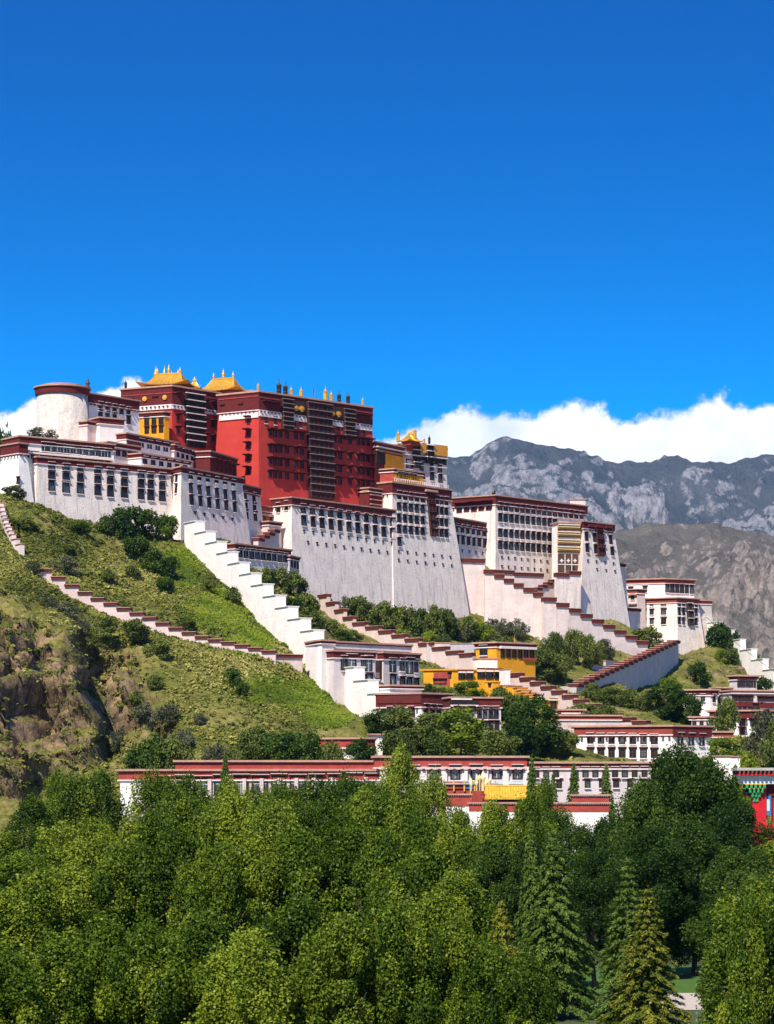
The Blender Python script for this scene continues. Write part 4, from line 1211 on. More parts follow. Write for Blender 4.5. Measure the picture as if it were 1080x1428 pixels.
# red hut among trees, then the long roadside range
b = Bld('red_hut', 'low hut with bright red roof band among dark green trees', 'hut',
        (507, 1031, 412), 522, ang=30, L=(446, 414), Rd=6, zb=10, k=0, wall='clean_white', frieze=1.3, fmat='brick_red', over=.45)
b = Bld('red_hut', 'tiny white block with red eave right of the low red hut', 'hut',
        (520, 1025, 418), 534, ang=10, L=3, Rd=4, zb=10, k=0, wall='clean_white', frieze=0, cope=.2)
b = Bld('red_hut', 'thin red flat roof behind the low red hut', 'hut',
        (535, 1028, 420), 563, ang=8, L=3, Rd=4, zb=10, k=0, wall='brick_red', frieze=.4, fmat='brick_red')
l1 = Bld('long_red_house', 'long low red-roofed house with pink pillars behind the left foreground trees', 'house',
         (196, 1075.5, 366), 541, ang=7, L=(167.5, 372), Rd=9, zb=3, k=0, wall='pink_white', frieze=1.2, fmat='brick_red', over=.5)
l1.slab('l', (168, 1084.5), (196, 1087.5), 5.4, .04, 'white_panel', 'clean_white')
l1.win('f', (230, 1098), (520, 1094), 12, 2.2, 2.7, 'wide')
for i in range(13): l1.slab('f', (217 + i * 24.2, 1087.5 - i * .3), (222 + i * 24.2, 1087.5 - i * .3), 5, .45, 'pillar', 'pink_white')
b = Bld('long_red_house', 'set-back second roof tier of the long red house', 'house',
        (246, 1063, 378), 535, ang=3, L=5, Rd=7, zb=3, k=0, wall='brick_red', frieze=1.0, fmat='brick_red', over=.5)
l2 = Bld('pillared_house', 'pink-banded house with seven large windows between white pilasters', 'house',
         (524, 1057, 370), 734, ang=2, L=6, Rd=8, zb=3, k=0, wall='lilac', frieze=1.35, fmat='brick_red', over=.5)
for i in range(8): l2.slab('f', (533 + i * 28.6 - 3, 1069.5), (533 + i * 28.6 + 5, 1069.5), 2.8, .35, 'pilaster', 'trim_white')
l2.win('f', (548, 1079), (722, 1078.5), 7, 1.5, 1.9, 'wide')
l2.slab('f', (524, 1070), (734, 1069), .35, .5, 'ledge', 'pink_white'); l2.slab('f', (560, 1089), (734, 1089), .5, .3, 'blue_band', 'pale_blue')
l3 = Bld('lane_house', 'long grey house with a row of small windows left of the dome-shaped tree', 'house',
         (734, 1065, 376), 908, ang=3, L=6, Rd=8, zb=3, k=0, wall='lilac', frieze=.7, fmat='rust', over=.45)
l3.win('f', (748, 1079), (899, 1078), 12, .85, 1.3, 'plain', skip=(3,))
l3.win('f', (760, 1094), (899, 1093), 8, .85, 1.2, 'plain')

# gate precinct with yellow roof and red dotted walls
def dotted_wall(name, label, px0, px1, py, Y, h, thick=.8, lower='clean_white', lowh=12):
    a, b_ = P(px0, py, Y), P(px1, py, Y); ln = b_[0] - a[0]
    root = thing(name, label, 'wall', ((a[0] + b_[0]) / 2, Y, a[2] - h - lowh))
    m = MB(); m.cbox(((a[0] + b_[0]) / 2, Y, a[2] - h - lowh / 2), ln, thick, lowh); m.build('lower_wall', lower, root)
    m = MB(); m.cbox(((a[0] + b_[0]) / 2, Y, a[2] - h / 2 + .002), ln + .1, thick + .1, h - .004); m.build('red_band', 'brick_red', root)
    m = MB(); m.cbox(((a[0] + b_[0]) / 2, Y, a[2] + .1), ln + .6, thick + .6, .2); m.build('coping', 'cope', root)
    m = MB()
    k = int(ln / .28)
    for i in range(k):
        m.cbox((a[0] + (i + .5) * ln / k, Y - thick / 2 - .12, a[2] - .07), .15, .16, .13)
    m.build('beam_ends', 'trim_white', root)
    return root
dotted_wall('precinct_wall', 'upper red wall block with white dotted cornice right of the yellow roof', 798, 849, 1110, 346, 1.1)
dotted_wall('precinct_wall', 'long red wall with white dotted cornice below the upper red block', 700, 849, 1121, 342, 1.1)
dotted_wall('precinct_wall', 'short red wall with dotted cornice left of the yellow roof', 622, 656, 1109, 344, 1.5)
dotted_wall('precinct_wall', 'red wall with dotted cornice in front of the yellow roof', 655, 702, 1121, 341, 1.0)
def yellow_gate():
    p = P(722, 1113, 344)
    root = thing('yellow_roof_gate', 'gatehouse with ribbed yellow roof among the foreground treetops', 'gatehouse', (p[0], p[1], 3))
    m = MB(); m.cbox((p[0], p[1] + 2, p[2] / 2 + 1.3), 7.5, 4, p[2] - 3.2, 0); m.build('wall', 'rust', root)
    m = MB(); w = 4.4
    z = p[2]
    prof = [(-2.6, 0), (-1.3, .75), (0, 1.55), (1.3, .75), (2.6, 0)]
    for (y0, z0), (y1, z1) in zip(prof, prof[1:]):
        m.add([(p[0] - w, p[1] + 2 + y0, z + z0), (p[0] + w, p[1] + 2 + y0, z + z0), (p[0] + w * .94, p[1] + 2 + y1, z + z1), (p[0] - w * .94, p[1] + 2 + y1, z + z1),
               (p[0] - w, p[1] + 2 + y0, z + z0 - .2), (p[0] + w, p[1] + 2 + y0, z + z0 - .2), (p[0] + w * .94, p[1] + 2 + y1, z + z1 - .2), (p[0] - w * .94, p[1] + 2 + y1, z + z1 - .2)],
              [(0, 1, 2, 3), (7, 6, 5, 4), (0, 4, 5, 1), (2, 6, 7, 3)])
    for i in range(24):
        x = p[0] - w + (i + .5) * 2 * w / 24
        for (y0, z0), (y1, z1) in zip(prof[:2], prof[1:3]):
            m.tube((x, p[1] + 2 + y0, z + z0 + .04), (x, p[1] + 2 + y1, z + z1 + .04), .07, .07, 5)
    m.tube((p[0] - w, p[1] + 2, z + 1.6), (p[0] + w, p[1] + 2, z + 1.6), .16, .16, 8)
    m.build('roof', 'tile_yellow', root)
    m = MB(); m.cbox((p[0], p[1] - .02, z - .35), 7.9, .25, .5); m.build('eave_beam', 'timber', root)
yellow_gate()
def paint_band():
    p = P(655, 1095, 352)
    root = thing('painted_frieze_house', 'low painted house front in red, blue and yellow panels above the dotted wall', 'house', (p[0], p[1], 3))
    m = MB(); m.cbox((p[0], p[1] + 2, 9), 7.2, 4, 12); m.build('wall', 'brick_red', root)
    z = p[2]
    for i, c in enumerate(('brick_red', 'rust', 'blue', 'blue', 'pale_blue')):
        m = MB(); m.cbox((p[0] - 2.9 + i * 1.42, p[1] - .1, z), 1.3, .2, 1.0); m.build('painted_panel', c, root)
    for i in range(6):
        m = MB(); m.cbox((p[0] - 3.55 + i * 1.42, p[1] - .22, z - .1), .2, .3, 1.5); m.build('post', 'gold_paint', root)
    m = MB(); m.cbox((p[0], p[1] + 1.9, 15.2), 7.8, 4.8, .22); m.build('roof', 'slate', root)
paint_band()
def plumes():
    p = P(672, 1104, 347)
    root = thing('flower_stand', 'cluster of tall cream plume-like flowers above the dotted red wall', 'flowers', (p[0], p[1], 8))
    m = MB(); m.lathe((p[0], p[1], 8), [(.8, 0), (1.3, 4.5), (1.5, 6.2)], 12); m.build('planter', 'brick_red', root)
    for i in range(17):
        a = rnd.uniform(0, 6.28); r = rnd.uniform(.1, 1.5)
        x, y = p[0] + r * math.cos(a) * 1.2, p[1] + r * math.sin(a) * .7
        h = rnd.uniform(.6, 1.3); z = 14.2 + 1.6 - r * .55 + rnd.uniform(-.3, .3)
        m = MB(); m.lathe((x, y, z - .4), [(.03, -1.5), (.12, .3), (.25, .55), (.21, .8), (.1, h), (.01, h + .25)], 7); m.build('plume', 'cream', root, True)
plumes()

# colourful gate at the right edge
def colour_gate():
    Y = 292
    root = thing('painted_gate', 'painted gate with green tiered brackets, red pier and slate roof at right edge', 'gate', (P(1075, 0, Y)[0], Y, 0))
    X = lambda px: P(px, 0, Y)[0]
    Z = lambda py: P(0, py, Y)[2]
    def box(name, mat, x0, x1, y0, y1, z0, z1):
        m = MB(); m.cbox(((x0 + x1) / 2, (y0 + y1) / 2, (z0 + z1) / 2), x1 - x0, y1 - y0, z1 - z0); return m.build(name, mat, root)
    box('roof', 'slate', X(1025), X(1140), Y - 2.2, Y + 3.2, Z(1074.8), Z(1071))
    e = box('eave', 'maroon', X(1027), X(1140), Y - 1.9, Y + 2.9, Z(1081), Z(1074.83))
    for i in range(13):
        m = MB(); m.cbox((X(1029) + i * .47, Y - 1.98, Z(1076)), .2, .2, .2); m.cbox((X(1028.5) + i * .47, Y - 1.98, Z(1080)), .22, .22, .22, 1)
        m.build('rafter_end', ['cope', 'vivid_red'], e)
    box('cornice', 'trim_white', X(1031), X(1140), Y - 1.6, Y + 2.6, Z(1085), Z(1081.03))
    box('pale_beam', 'pale_blue', X(1035), X(1140), Y - 1.35, Y + 2.3, Z(1093.5), Z(1085.03))
    for k, (x0, x1, y) in enumerate(((1037, 1067, 1097), (1042, 1064, 1103), (1046, 1060, 1109), (1049, 1057, 1116))):
        n = max(2, 5 - k)
        for i in range(n):
            x = X(x0) + (X(x1) - X(x0)) * (i + .5) / n
            m = MB(); m.cbox((x, Y - 1.25 + k * .22, Z(y)), .26, .5, .38); m.cbox((x, Y - 1.2 + k * .22, Z(y) + .25), .42, .5, .12, 1); m.build('bracket', ['vivid_green', 'gold_paint'], root)
        if k < 3: box('bracket_beam', 'vivid_green', X(x0) - .1, X(x1) + .1, Y - 1.0 + k * .2, Y - .5 + k * .2, Z(y + 3.4), Z(y + 2.1))
    box('pier', 'vivid_red', X(1049), X(1068), Y - .7, Y + .9, 0, Z(1093.6))
    box('pier', 'vivid_red', X(1078), X(1120), Y - .3, Y + .9, 0, Z(1093.6))
    box('painted_panel', 'blue', X(1067.8), X(1075), Y - .55, Y - .3, Z(1137), Z(1110))
    box('painted_panel', 'pale_blue', X(1069), X(1073), Y - .6, Y - .55, Z(1131), Z(1115))
    box('beam', 'maroon', X(1040), X(1140), Y - .5, Y + 1.8, Z(1110), Z(1093.7))
    box('plinth', 'vivid_red', X(1044), X(1078), Y - 1, Y + 1.2, 0, Z(1150))
colour_gate()

# stone wall scrap and path in the park
m = MB(); m.add([(17, 172, .012), (30, 172, .012), (32, 186, .012), (19.5, 186, .012)], [(0, 1, 2, 3)]); structure(m.build('path', 'path'))
M('park_lawn', (.07, .15, .02), (.045, .10, .015), scale=1.5, bump=.6, bscale=9)
m = MB(); m.add([(12, 186.1, .008), (34, 186.1, .008), (36, 214, .008), (14, 214, .008)], [(0, 1, 2, 3)]); structure(m.build('lawn', 'park_lawn'))

# ------------------------------------------------------------------ mountains
def mat_mountain(name, green, green2, rock, rock2, sc, thr):
    m = bpy.data.materials.new(name); m.use_nodes = True
    nt = m.node_tree; N = lambda t, **k: setn(nt.nodes.new(t), k); L = nt.links.new
    b = nt.nodes['Principled BSDF']; b.inputs['Roughness'].default_value = .95; b.inputs['Specular IOR Level'].default_value = .05
    g = N('ShaderNodeNewGeometry')

    def noise(scale, det=8, ro=.65):
        mp = N('ShaderNodeMapping'); mp.inputs['Scale'].default_value = (1, .5, .55); L(g.outputs['Position'], mp.inputs[0])
        n = N('ShaderNodeTexNoise'); n.inputs['Scale'].default_value = scale; n.inputs['Detail'].default_value = det; n.inputs['Roughness'].default_value = ro
        L(mp.outputs[0], n.inputs['Vector']); return n.outputs['Fac']

    def ramp(fac, a, c, p0=.35, p1=.65):
        r = N('ShaderNodeValToRGB'); r.color_ramp.elements[0].position = p0; r.color_ramp.elements[1].position = p1
        r.color_ramp.elements[0].color = (*a, 1); r.color_ramp.elements[1].color = (*c, 1); L(fac, r.inputs[0]); return r.outputs[0]
    cg = ramp(noise(sc * 2), green, green2); cr_ = ramp(noise(sc * 10, 10, .8), rock, rock2, .38, .6)
    a = N('ShaderNodeAttribute'); a.attribute_name = 'rock'
    ad = N('ShaderNodeMath', operation='MULTIPLY_ADD'); ad.inputs[1].default_value = 1.15; L(noise(sc * 9, 12, .78), ad.inputs[0]); L(a.outputs['Fac'], ad.inputs[2])
    mr = N('ShaderNodeMapRange'); mr.inputs[1].default_value = thr; mr.inputs[2].default_value = thr + .12; L(ad.outputs[0], mr.inputs[0])
    x = N('ShaderNodeMix', data_type='RGBA'); L(mr.outputs[0], x.inputs[0]); L(cg, x.inputs[6]); L(cr_, x.inputs[7])
    L(x.outputs[2], b.inputs['Base Color'])
    bp = N('ShaderNodeBump'); bp.inputs['Strength'].default_value = 1.0; bp.inputs['Distance'].default_value = .2 / sc
    L(noise(sc * 6, 8, .7), bp.inputs['Height']); L(bp.outputs[0], b.inputs['Normal'])
    return m


def mountain(name, sky, Yr, Yf, Yb, x0, x1, nx, ny, seed, sc, amp, mat, base=0., powr=1.45):
    u = np.linspace(x0, x1, nx); t = np.linspace(0, 1, ny)
    U, T_ = np.meshgrid(u, t)
    Y = Yf + (Yb - Yf) * T_
    X = U
    px = CX + F * U / Yr
    zr = ZC + (HZ - np.interp(px, [a for a, _ in sky], [c for _, c in sky])) / F * Yr
    tr = (Yr - Yf) / (Yb - Yf)
    up = np.clip(T_ / tr, 0, 1); dn = np.clip((T_ - tr) / (1 - tr), 0, 1)
    e = np.where(T_ <= tr, up ** powr, 1 - dn)
    p = np.stack([X.ravel(), Y.ravel() * .55, np.zeros(X.size)], -1)
    wv = fbm(p / (sc * 1.3), 3, seed + 50)[:, None] * sc * .35
    rg = ridged((p + wv) / sc, 6, seed, .52).reshape(X.shape)
    rb = ridged((p + wv * 2) / (sc * .23), 4, seed + 9, .55).reshape(X.shape)
    rc = ridged((p + wv) / (sc * .075), 3, seed + 29, .6).reshape(X.shape)
    env = np.clip(1.12 - np.abs(e - .42) * 2.05, .035, 1)
    h = zr * e + amp * env * (rg - .5) + amp * .30 * (rb - .4) * (.16 + .84 * env) + amp * .07 * rc * (.2 + .8 * env)
    Z = base + np.maximum(h, -30)
    gyy = np.gradient(Z, axis=0) / ((Yb - Yf) / ny); gxx = np.gradient(Z, axis=1) / ((x1 - x0) / nx)
    slope = np.sqrt(gyy ** 2 + gxx ** 2)
    rock = np.clip((slope - .45) * .4, -.2, .4) + .10 * (rb - .5) + .13 * (rc - .6) - .12 * np.clip(-gxx * 1.5, -1, 1) * 0
    return structure(grid_mesh(name, X, Y, Z, mat, {'rock': rock}, True))


mountain('mountains', [(300, 640), (520, 640), (620, 634), (655, 632), (680, 618), (706, 607), (735, 613), (762, 619), (800, 628), (850, 642), (900, 641), (960, 638), (1020, 640), (1080, 640), (1200, 625), (1400, 640)],
         7200, 3600, 9000, -900, 2900, 620, 520, 3, 820, 230,
         mat_mountain('far_mountain', (.070, .088, .092), (.122, .136, .134), (.15, .15, .158), (.48, .465, .47), .004, .73))  # bluish haze of the distance is partly mixed into these colours
mountain('foothills', [(500, 800), (700, 772), (780, 752), (840, 742), (880, 738), (930, 731), (990, 733), (1040, 742), (1080, 745), (1180, 720), (1400, 730)],
         3000, 1350, 3900, -300, 1250, 420, 380, 11, 250, 62,
         mat_mountain('foothill', (.125, .115, .095), (.20, .178, .145), (.17, .145, .122), (.46, .385, .325), .011, .72))
mountain('foothills', [(-400, 640), (-100, 590), (0, 606), (10, 612), (24, 640), (60, 760), (200, 900)],
         1100, 760, 1400, -420, -60, 120, 110, 17, 120, 12,
         mat_mountain('west_foothill', (.035, .06, .018), (.07, .10, .03), (.2, .17, .12), (.3, .26, .2), .03, .75))


# ------------------------------------------------------------------ vegetation
def mat_leaf(name, dark, mid, light, trans=.38, gloss=.06):
    m = bpy.data.materials.new(name); m.use_nodes = True
    nt = m.node_tree; N = lambda t, **k: setn(nt.nodes.new(t), k); L = nt.links.new
    nt.nodes.clear()
    out = N('ShaderNodeOutputMaterial')
    a = N('ShaderNodeAttribute'); a.attribute_name = 'v'
    oi = N('ShaderNodeObjectInfo')
    s_ = N('ShaderNodeMath', operation='MULTIPLY_ADD'); s_.inputs[1].default_value = .6; s_.inputs[2].default_value = -.3; L(oi.outputs['Random'], s_.inputs[0])
    ad = N('ShaderNodeMath', operation='ADD'); L(a.outputs['Fac'], ad.inputs[0]); L(s_.outputs[0], ad.inputs[1])
    r = N('ShaderNodeValToRGB'); e = r.color_ramp.elements; e.new(.5)
    for k, (p, c) in enumerate(((.05, dark), (.5, mid), (.95, light))):
        e[k].position = p; e[k].color = (*c, 1)
    L(ad.outputs[0], r.inputs[0])
    d = N('ShaderNodeBsdfDiffuse'); L(r.outputs[0], d.inputs[0])
    t = N('ShaderNodeBsdfTranslucent'); L(r.outputs[0], t.inputs[0])
    g = N('ShaderNodeBsdfGlossy'); g.inputs['Roughness'].default_value = .42; g.inputs[0].default_value = (.9, .95, .85, 1)
    m1 = N('ShaderNodeMixShader'); m1.inputs[0].default_value = trans; L(d.outputs[0], m1.inputs[1]); L(t.outputs[0], m1.inputs[2])
    m2 = N('ShaderNodeMixShader'); m2.inputs[0].default_value = gloss * .12; L(m1.outputs[0], m2.inputs[1]); L(g.outputs[0], m2.inputs[2])
    L(m2.outputs[0], out.inputs[0])
    MATS[name] = m
    return m


mat_leaf('leaf', (.030, .064, .006), (.106, .168, .012), (.28, .33, .03))
mat_leaf('leaf_dark', (.018, .044, .007), (.050, .098, .013), (.11, .165, .022))
mat_leaf('leaf_bright', (.085, .135, .010), (.175, .24, .018), (.29, .33, .035))
mat_leaf('leaf_bush', (.042, .066, .014), (.095, .13, .026), (.18, .205, .045), .2, .02)
mat_leaf('leaf_grey', (.055, .062, .035), (.10, .11, .058), (.16, .17, .09), .2, .02)
mat_leaf('leaf_scrub', (.08, .10, .022), (.24, .24, .05), (.42, .38, .115), .2, .01)
mat_leaf('needle', (.034, .066, .010), (.085, .145, .022), (.17, .23, .045), .2, .03)
mat_leaf('needle_yellow', (.05, .085, .014), (.16, .18, .022), (.38, .33, .04), .2, .04)


def leaf_quads(c, nrm, ln, wd, rng, tilt=None):
    n = len(c)
    nrm = nrm / (np.linalg.norm(nrm, axis=1)[:, None] + 1e-9)
    a = rng.normal(size=(n, 3)) if tilt is None else tilt + rng.normal(size=(n, 3)) * .35
    t = a - nrm * np.sum(a * nrm, 1)[:, None]; t /= np.linalg.norm(t, axis=1)[:, None] + 1e-9
    b = np.cross(nrm, t)
    ln = np.asarray(ln).reshape(-1, 1) / 2; wd = np.asarray(wd).reshape(-1, 1) / 2
    return np.stack([c - t * ln, c + b * wd - t * ln * .15, c + t * ln, c - b * wd - t * ln * .15], 1)


def quad_mesh(name, q, mat, v):
    n = len(q); me = bpy.data.meshes.new(name)
    me.vertices.add(n * 4); me.vertices.foreach_set('co', q.reshape(-1).astype(np.float32))
    me.loops.add(n * 4); me.loops.foreach_set('vertex_index', np.arange(n * 4))
    me.polygons.add(n); me.polygons.foreach_set('loop_start', np.arange(n) * 4)
    at = me.attributes.new('v', 'FLOAT', 'FACE'); at.data.foreach_set('value', v.astype(np.float32))
    me.materials.append(MATS[mat]); me.update(calc_edges=True)
    return me


def crown_mesh(seed, h, r, nclump, nleaf, leaf, mat, zlo=.12, shape='egg', csz=(.16, .34), up=1.5):
    """crown of leaf clumps spread through an egg-shaped volume; base at z = 0"""
    g = np.random.default_rng(seed)
    t = g.uniform(0, 1, nclump) ** .85
    if shape == 'egg':
        pr = np.sqrt(np.clip(1 - ((t - .38) / .63) ** 2, 0.02, 1))
    elif shape == 'round':
        pr = np.sqrt(np.clip(1 - (2 * t - 1) ** 2, .04, 1))
    else:
        pr = np.clip(1.05 - t * .85, .1, 1) * np.clip(t * 6 + .3, 0, 1)
    a = g.uniform(0, 2 * math.pi, nclump); rho = np.sqrt(g.uniform(.3, 1, nclump))
    lob = 1 + .22 * np.sin(a * 3 + seed) + .14 * np.sin(a * 5 + t * 6)
    cs = r * g.uniform(*csz, nclump)
    cc = np.stack([np.cos(a) * rho * pr * r * .88 * lob, np.sin(a) * rho * pr * r * .88 * lob, h * (zlo + (1 - zlo) * t * .95)], -1)
    w = cs ** 2; k = g.choice(nclump, nleaf, p=w / w.sum())
    d = g.normal(size=(nleaf, 3)); d /= np.linalg.norm(d, axis=1)[:, None]
    rad = g.uniform(.25, 1, nleaf) ** .45
    stray = g.random(nleaf) < .24
    rad = np.where(stray, rad * g.uniform(1, 1.6, nleaf), rad)
    off = d * (rad * cs[k])[:, None] * np.array([1, 1, up])
    if up > 1.5:
        off[:, :2] *= (1 - .3 * np.clip(d[:, 2:3], 0, 1)); off[:, 2] *= np.where(d[:, 2] > 0, 1.1, .85)
    c = cc[k] + off
    nr = d * .6 + g.normal(size=(nleaf, 3)) * .62 + np.array([0, 0, .3])
    sz = leaf * g.uniform(.7, 1.25, nleaf)
    q = leaf_quads(c, nr, sz, sz * .72, g)
    cv = g.normal(size=nclump) * .17
    v = .5 + cv[k] + g.normal(size=nleaf) * .15
    return quad_mesh('crown', q, mat, v)


def trunk_mesh(seed, h, r, limbs=7):
    g = random.Random(seed); m = MB()
    pts = [(0, 0, -.3)]; x = y = 0
    for i in range(1, 6):
        x += g.uniform(-.12, .12) * r * .4; y += g.uniform(-.12, .12) * r * .4; pts.append((x, y, h * .82 * i / 5))
    r0 = max(.06, h * .018)
    for i in range(5): m.tube(pts[i], pts[i + 1], r0 * (1 - i * .17), r0 * (1 - (i + 1) * .17), 8)
    for i in range(limbs):
        t = g.uniform(.2, .75); k = min(4, int(t * 5)); p = pts[k]; a = g.uniform(0, 6.28); l = r * g.uniform(.5, .85)
        q = (p[0] + math.cos(a) * l * .5, p[1] + math.sin(a) * l * .5, p[2] + h * .10); e = (p[0] + math.cos(a) * l, p[1] + math.sin(a) * l, p[2] + h * .22)
        m.tube(p, q, r0 * .5, r0 * .33, 6); m.tube(q, e, r0 * .33, r0 * .12, 6)
    return m.mesh('trunk', ['trunk'])


def conifer_mesh(seed, h, r, tiers, mat, dens=1.0, nl=.34):
    """cedar: level boughs, tips drooping, hung with short needle sprays"""
    g = np.random.default_rng(seed); C_, N_, V_, T_ = [], [], [], []
    wood = MB(); wood.tube((0, 0, -.2), (0, 0, h * .97), h * .017, .015, 7)
    for i in range(tiers):
        t = (i + .5) / tiers
        z0 = h * (.05 + .93 * t); R_ = r * (1 - t) ** .85 * g.uniform(.85, 1.1) + .12
        nb = int(7 + 4 * (1 - t)); ph = g.uniform(0, 6.28)
        for b in range(nb):
            a = ph + b * 2 * math.pi / nb + g.uniform(-.25, .25); L_ = R_ * g.uniform(.7, 1.12)
            n = int(34 * L_ / nl * .34 * dens + 12)
            s_ = g.uniform(.08, 1, n) ** .8
            side = g.normal(size=n) * .17 * L_ * (1.1 - s_) + g.normal(size=n) * .05
            zz = z0 + .22 * L_ * s_ - .42 * L_ * s_ ** 2.2 + g.normal(size=n) * .05 - np.abs(side) * .35
            ca, sa = math.cos(a), math.sin(a)
            C_.append(np.stack([ca * s_ * L_ - sa * side, sa * s_ * L_ + ca * side, zz], -1))
            N_.append(np.tile([ca * .35, sa * .35, .8], (n, 1)) + g.normal(size=(n, 3)) * .45)
            T_.append(np.stack([ca - sa * np.sign(side) * .8, sa + ca * np.sign(side) * .8, np.full(n, -.35)], -1))
            V_.append(.35 + .38 * s_ + g.normal(size=n) * .13 + g.normal() * .07)
            if i % 2 == 0: wood.tube((0, 0, z0), (ca * L_ * .7, sa * L_ * .7, z0 + .03 * L_), .035 * (1 - t) + .012, .008, 4)
    c = np.concatenate(C_); g2 = np.random.default_rng(seed + 1)
    sz = nl * g2.uniform(.7, 1.3, len(c))
    q = leaf_quads(c, np.concatenate(N_), sz, sz * .30, g2, np.concatenate(T_))
    return quad_mesh('crown', q, mat, np.concatenate(V_)), wood.mesh('trunk', ['trunk'])


def plant(name, label, cat, loc, crown, trunk=None, s=(1, 1, 1), rz=0., group=None):
    if trunk is None:
        o = bpy.data.objects.new(name, crown); COL.objects.link(o); tag(o, label, cat, group)
    else:
        o = thing(name, label, cat, loc, group)
        for nm, me in (('crown', crown), ('trunk', trunk)):
            c = bpy.data.objects.new(nm, me); COL.objects.link(c); c.parent = o
    o.location = tuple(float(c) for c in loc); o.scale = s; o.rotation_euler = (0, 0, rz)
    return o


ORD = ['first', 'second', 'third', 'fourth', 'fifth', 'sixth', 'seventh', 'eighth', 'ninth', 'tenth', 'eleventh', 'twelfth', 'thirteenth', 'fourteenth', 'fifteenth',
       'sixteenth', 'seventeenth', 'eighteenth', 'nineteenth', 'twentieth', 'twenty-first', 'twenty-second', 'twenty-third', 'twenty-fourth', 'twenty-fifth', 'twenty-sixth']

# foreground park trees -------------------------------------------------
near_crowns = [(crown_mesh(100 + i, 10, 3.1, 85, 52000, .165, 'leaf', up=1.45, csz=(.10, .27)), trunk_mesh(100 + i, 10, 3.1)) for i in range(4)]
mid_crowns = [(crown_mesh(120 + i, 12, 3.6, 85, 36000, .195, 'leaf', up=1.45, csz=(.10, .27)), trunk_mesh(120 + i, 12, 3.6)) for i in range(4)]
back_crowns = [(crown_mesh(140 + i, 14, 4.2, 85, 32000, .23, 'leaf', up=1.45, csz=(.10, .27)), trunk_mesh(140 + i, 14, 4.2)) for i in range(4)]
dark_crowns = [(crown_mesh(160 + i, 12, 3.8, 100, 46000, .175, 'leaf_dark', up=1.4, csz=(.10, .24)), trunk_mesh(160 + i, 12, 3.8)) for i in range(2)]


def row(items, kind, words, group, Yd):
    items = sorted(items)
    for i, it in enumerate(items):
        px, py, Y, rw = it[:4]
        src, h0, r0 = {'near': (near_crowns, 10, 3.1), 'mid': (mid_crowns, 12, 3.6), 'back': (back_crowns, 14, 4.2), 'dark': (dark_crowns, 12, 3.8)}[it[4] if len(it) > 4 else kind]
        h = ZC + (HZ - py) / F * Y
        cm, tm = src[(i * 7 + int(px)) % len(src)]
        sw = rw / r0
        plant('leafy_tree', f'{words}, {ORD[i]} from the left', 'tree', ((px - CX) / F * Y, Y, 0), cm, tm, (sw * rnd.uniform(.9, 1.1), sw, h / h0), rnd.uniform(0, 6.28), group)


row([(4, 1168, 250, 4.4), (45, 1118, 268, 4.2), (96, 1082, 278, 4.0), (135, 1084, 283, 4.2), (222, 1082, 262, 4.0), (262, 1090, 270, 3.6), (318, 1095, 268, 3.8), (362, 1100, 262, 3.6),
     (398, 1096, 268, 3.2), (448, 1088, 272, 4.2), (492, 1086, 275, 3.6), (522, 1092, 262, 3.4), (560, 1050, 282, 3.6), (602, 1088, 265, 3.2), (642, 1134, 262, 2.8), (692, 1126, 245, 3.6), (736, 1116, 250, 3.0), (758, 1092, 300, 2.4), (776, 1132, 262, 2.8),
     (806, 1152, 236, 3.8, 'dark'), (853, 1140, 240, 3.6, 'dark')], 'back', 'leafy tree in the back row of the park wood', 'back row of foreground trees', 260)
row([(900, 1095, 226, 4.0, 'dark'), (946, 1044, 232, 5.2, 'dark'), (992, 1066, 228, 4.4, 'dark'), (1030, 1120, 220, 4.2, 'dark')], 'dark', 'dark dome-shaped tree below the seven-window white house', 'dark dome trees', 230)
row([(20, 1195, 190, 4.0), (90, 1150, 198, 4.0), (160, 1140, 202, 3.8), (205, 1128, 206, 3.6), (260, 1112, 210, 3.6), (325, 1108, 206, 3.8), (380, 1116, 204, 3.4), (430, 1108, 208, 3.6), (500, 1105, 210, 3.8), (548, 1096, 206, 3.4),
     (592, 1138, 196, 3.4), (640, 1150, 190, 3.4), (690, 1178, 186, 3.2, 'dark'), (735, 1180, 190, 3.0, 'dark'), (830, 1190, 190, 3.6, 'dark'), (905, 1160, 200, 4.2, 'dark'), (968, 1150, 204, 4.4, 'dark'), (1040, 1185, 190, 4.0, 'dark'), (1082, 1175, 200, 4.0)],
    'mid', 'bushy tree in the middle row of the park wood', 'middle row of foreground trees', 200)
row([(-15, 1250, 140, 3.4), (50, 1225, 146, 3.4), (112, 1208, 150, 3.2), (180, 1185, 150, 3.4), (248, 1165, 152, 3.2), (300, 1190, 146, 3.0), (352, 1176, 150, 3.2), (418, 1170, 150, 3.2), (480, 1150, 152, 3.2), (540, 1170, 148, 3.0), (590, 1195, 144, 3.0), (640, 1225, 142, 2.8),
     (1050, 1240, 130, 3.0), (1100, 1230, 135, 3.2)], 'near', 'leafy green tree in the second park row from the front', 'second row of foreground trees', 150)
row([(0, 1330, 104, 2.8), (75, 1318, 106, 2.6), (140, 1290, 108, 2.8), (215, 1300, 106, 2.6), (285, 1285, 108, 2.6), (350, 1310, 104, 2.6), (410, 1270, 110, 2.6), (478, 1290, 106, 2.6), (545, 1275, 108, 2.6), (600, 1262, 112, 2.4), (640, 1290, 110, 2.2), (690, 1335, 106, 2.2),
     (735, 1345, 108, 2.0), (1062, 1262, 104, 1.8)], 'near', 'sunlit leafy tree in the front row of the park wood', 'front row of foreground trees', 107)

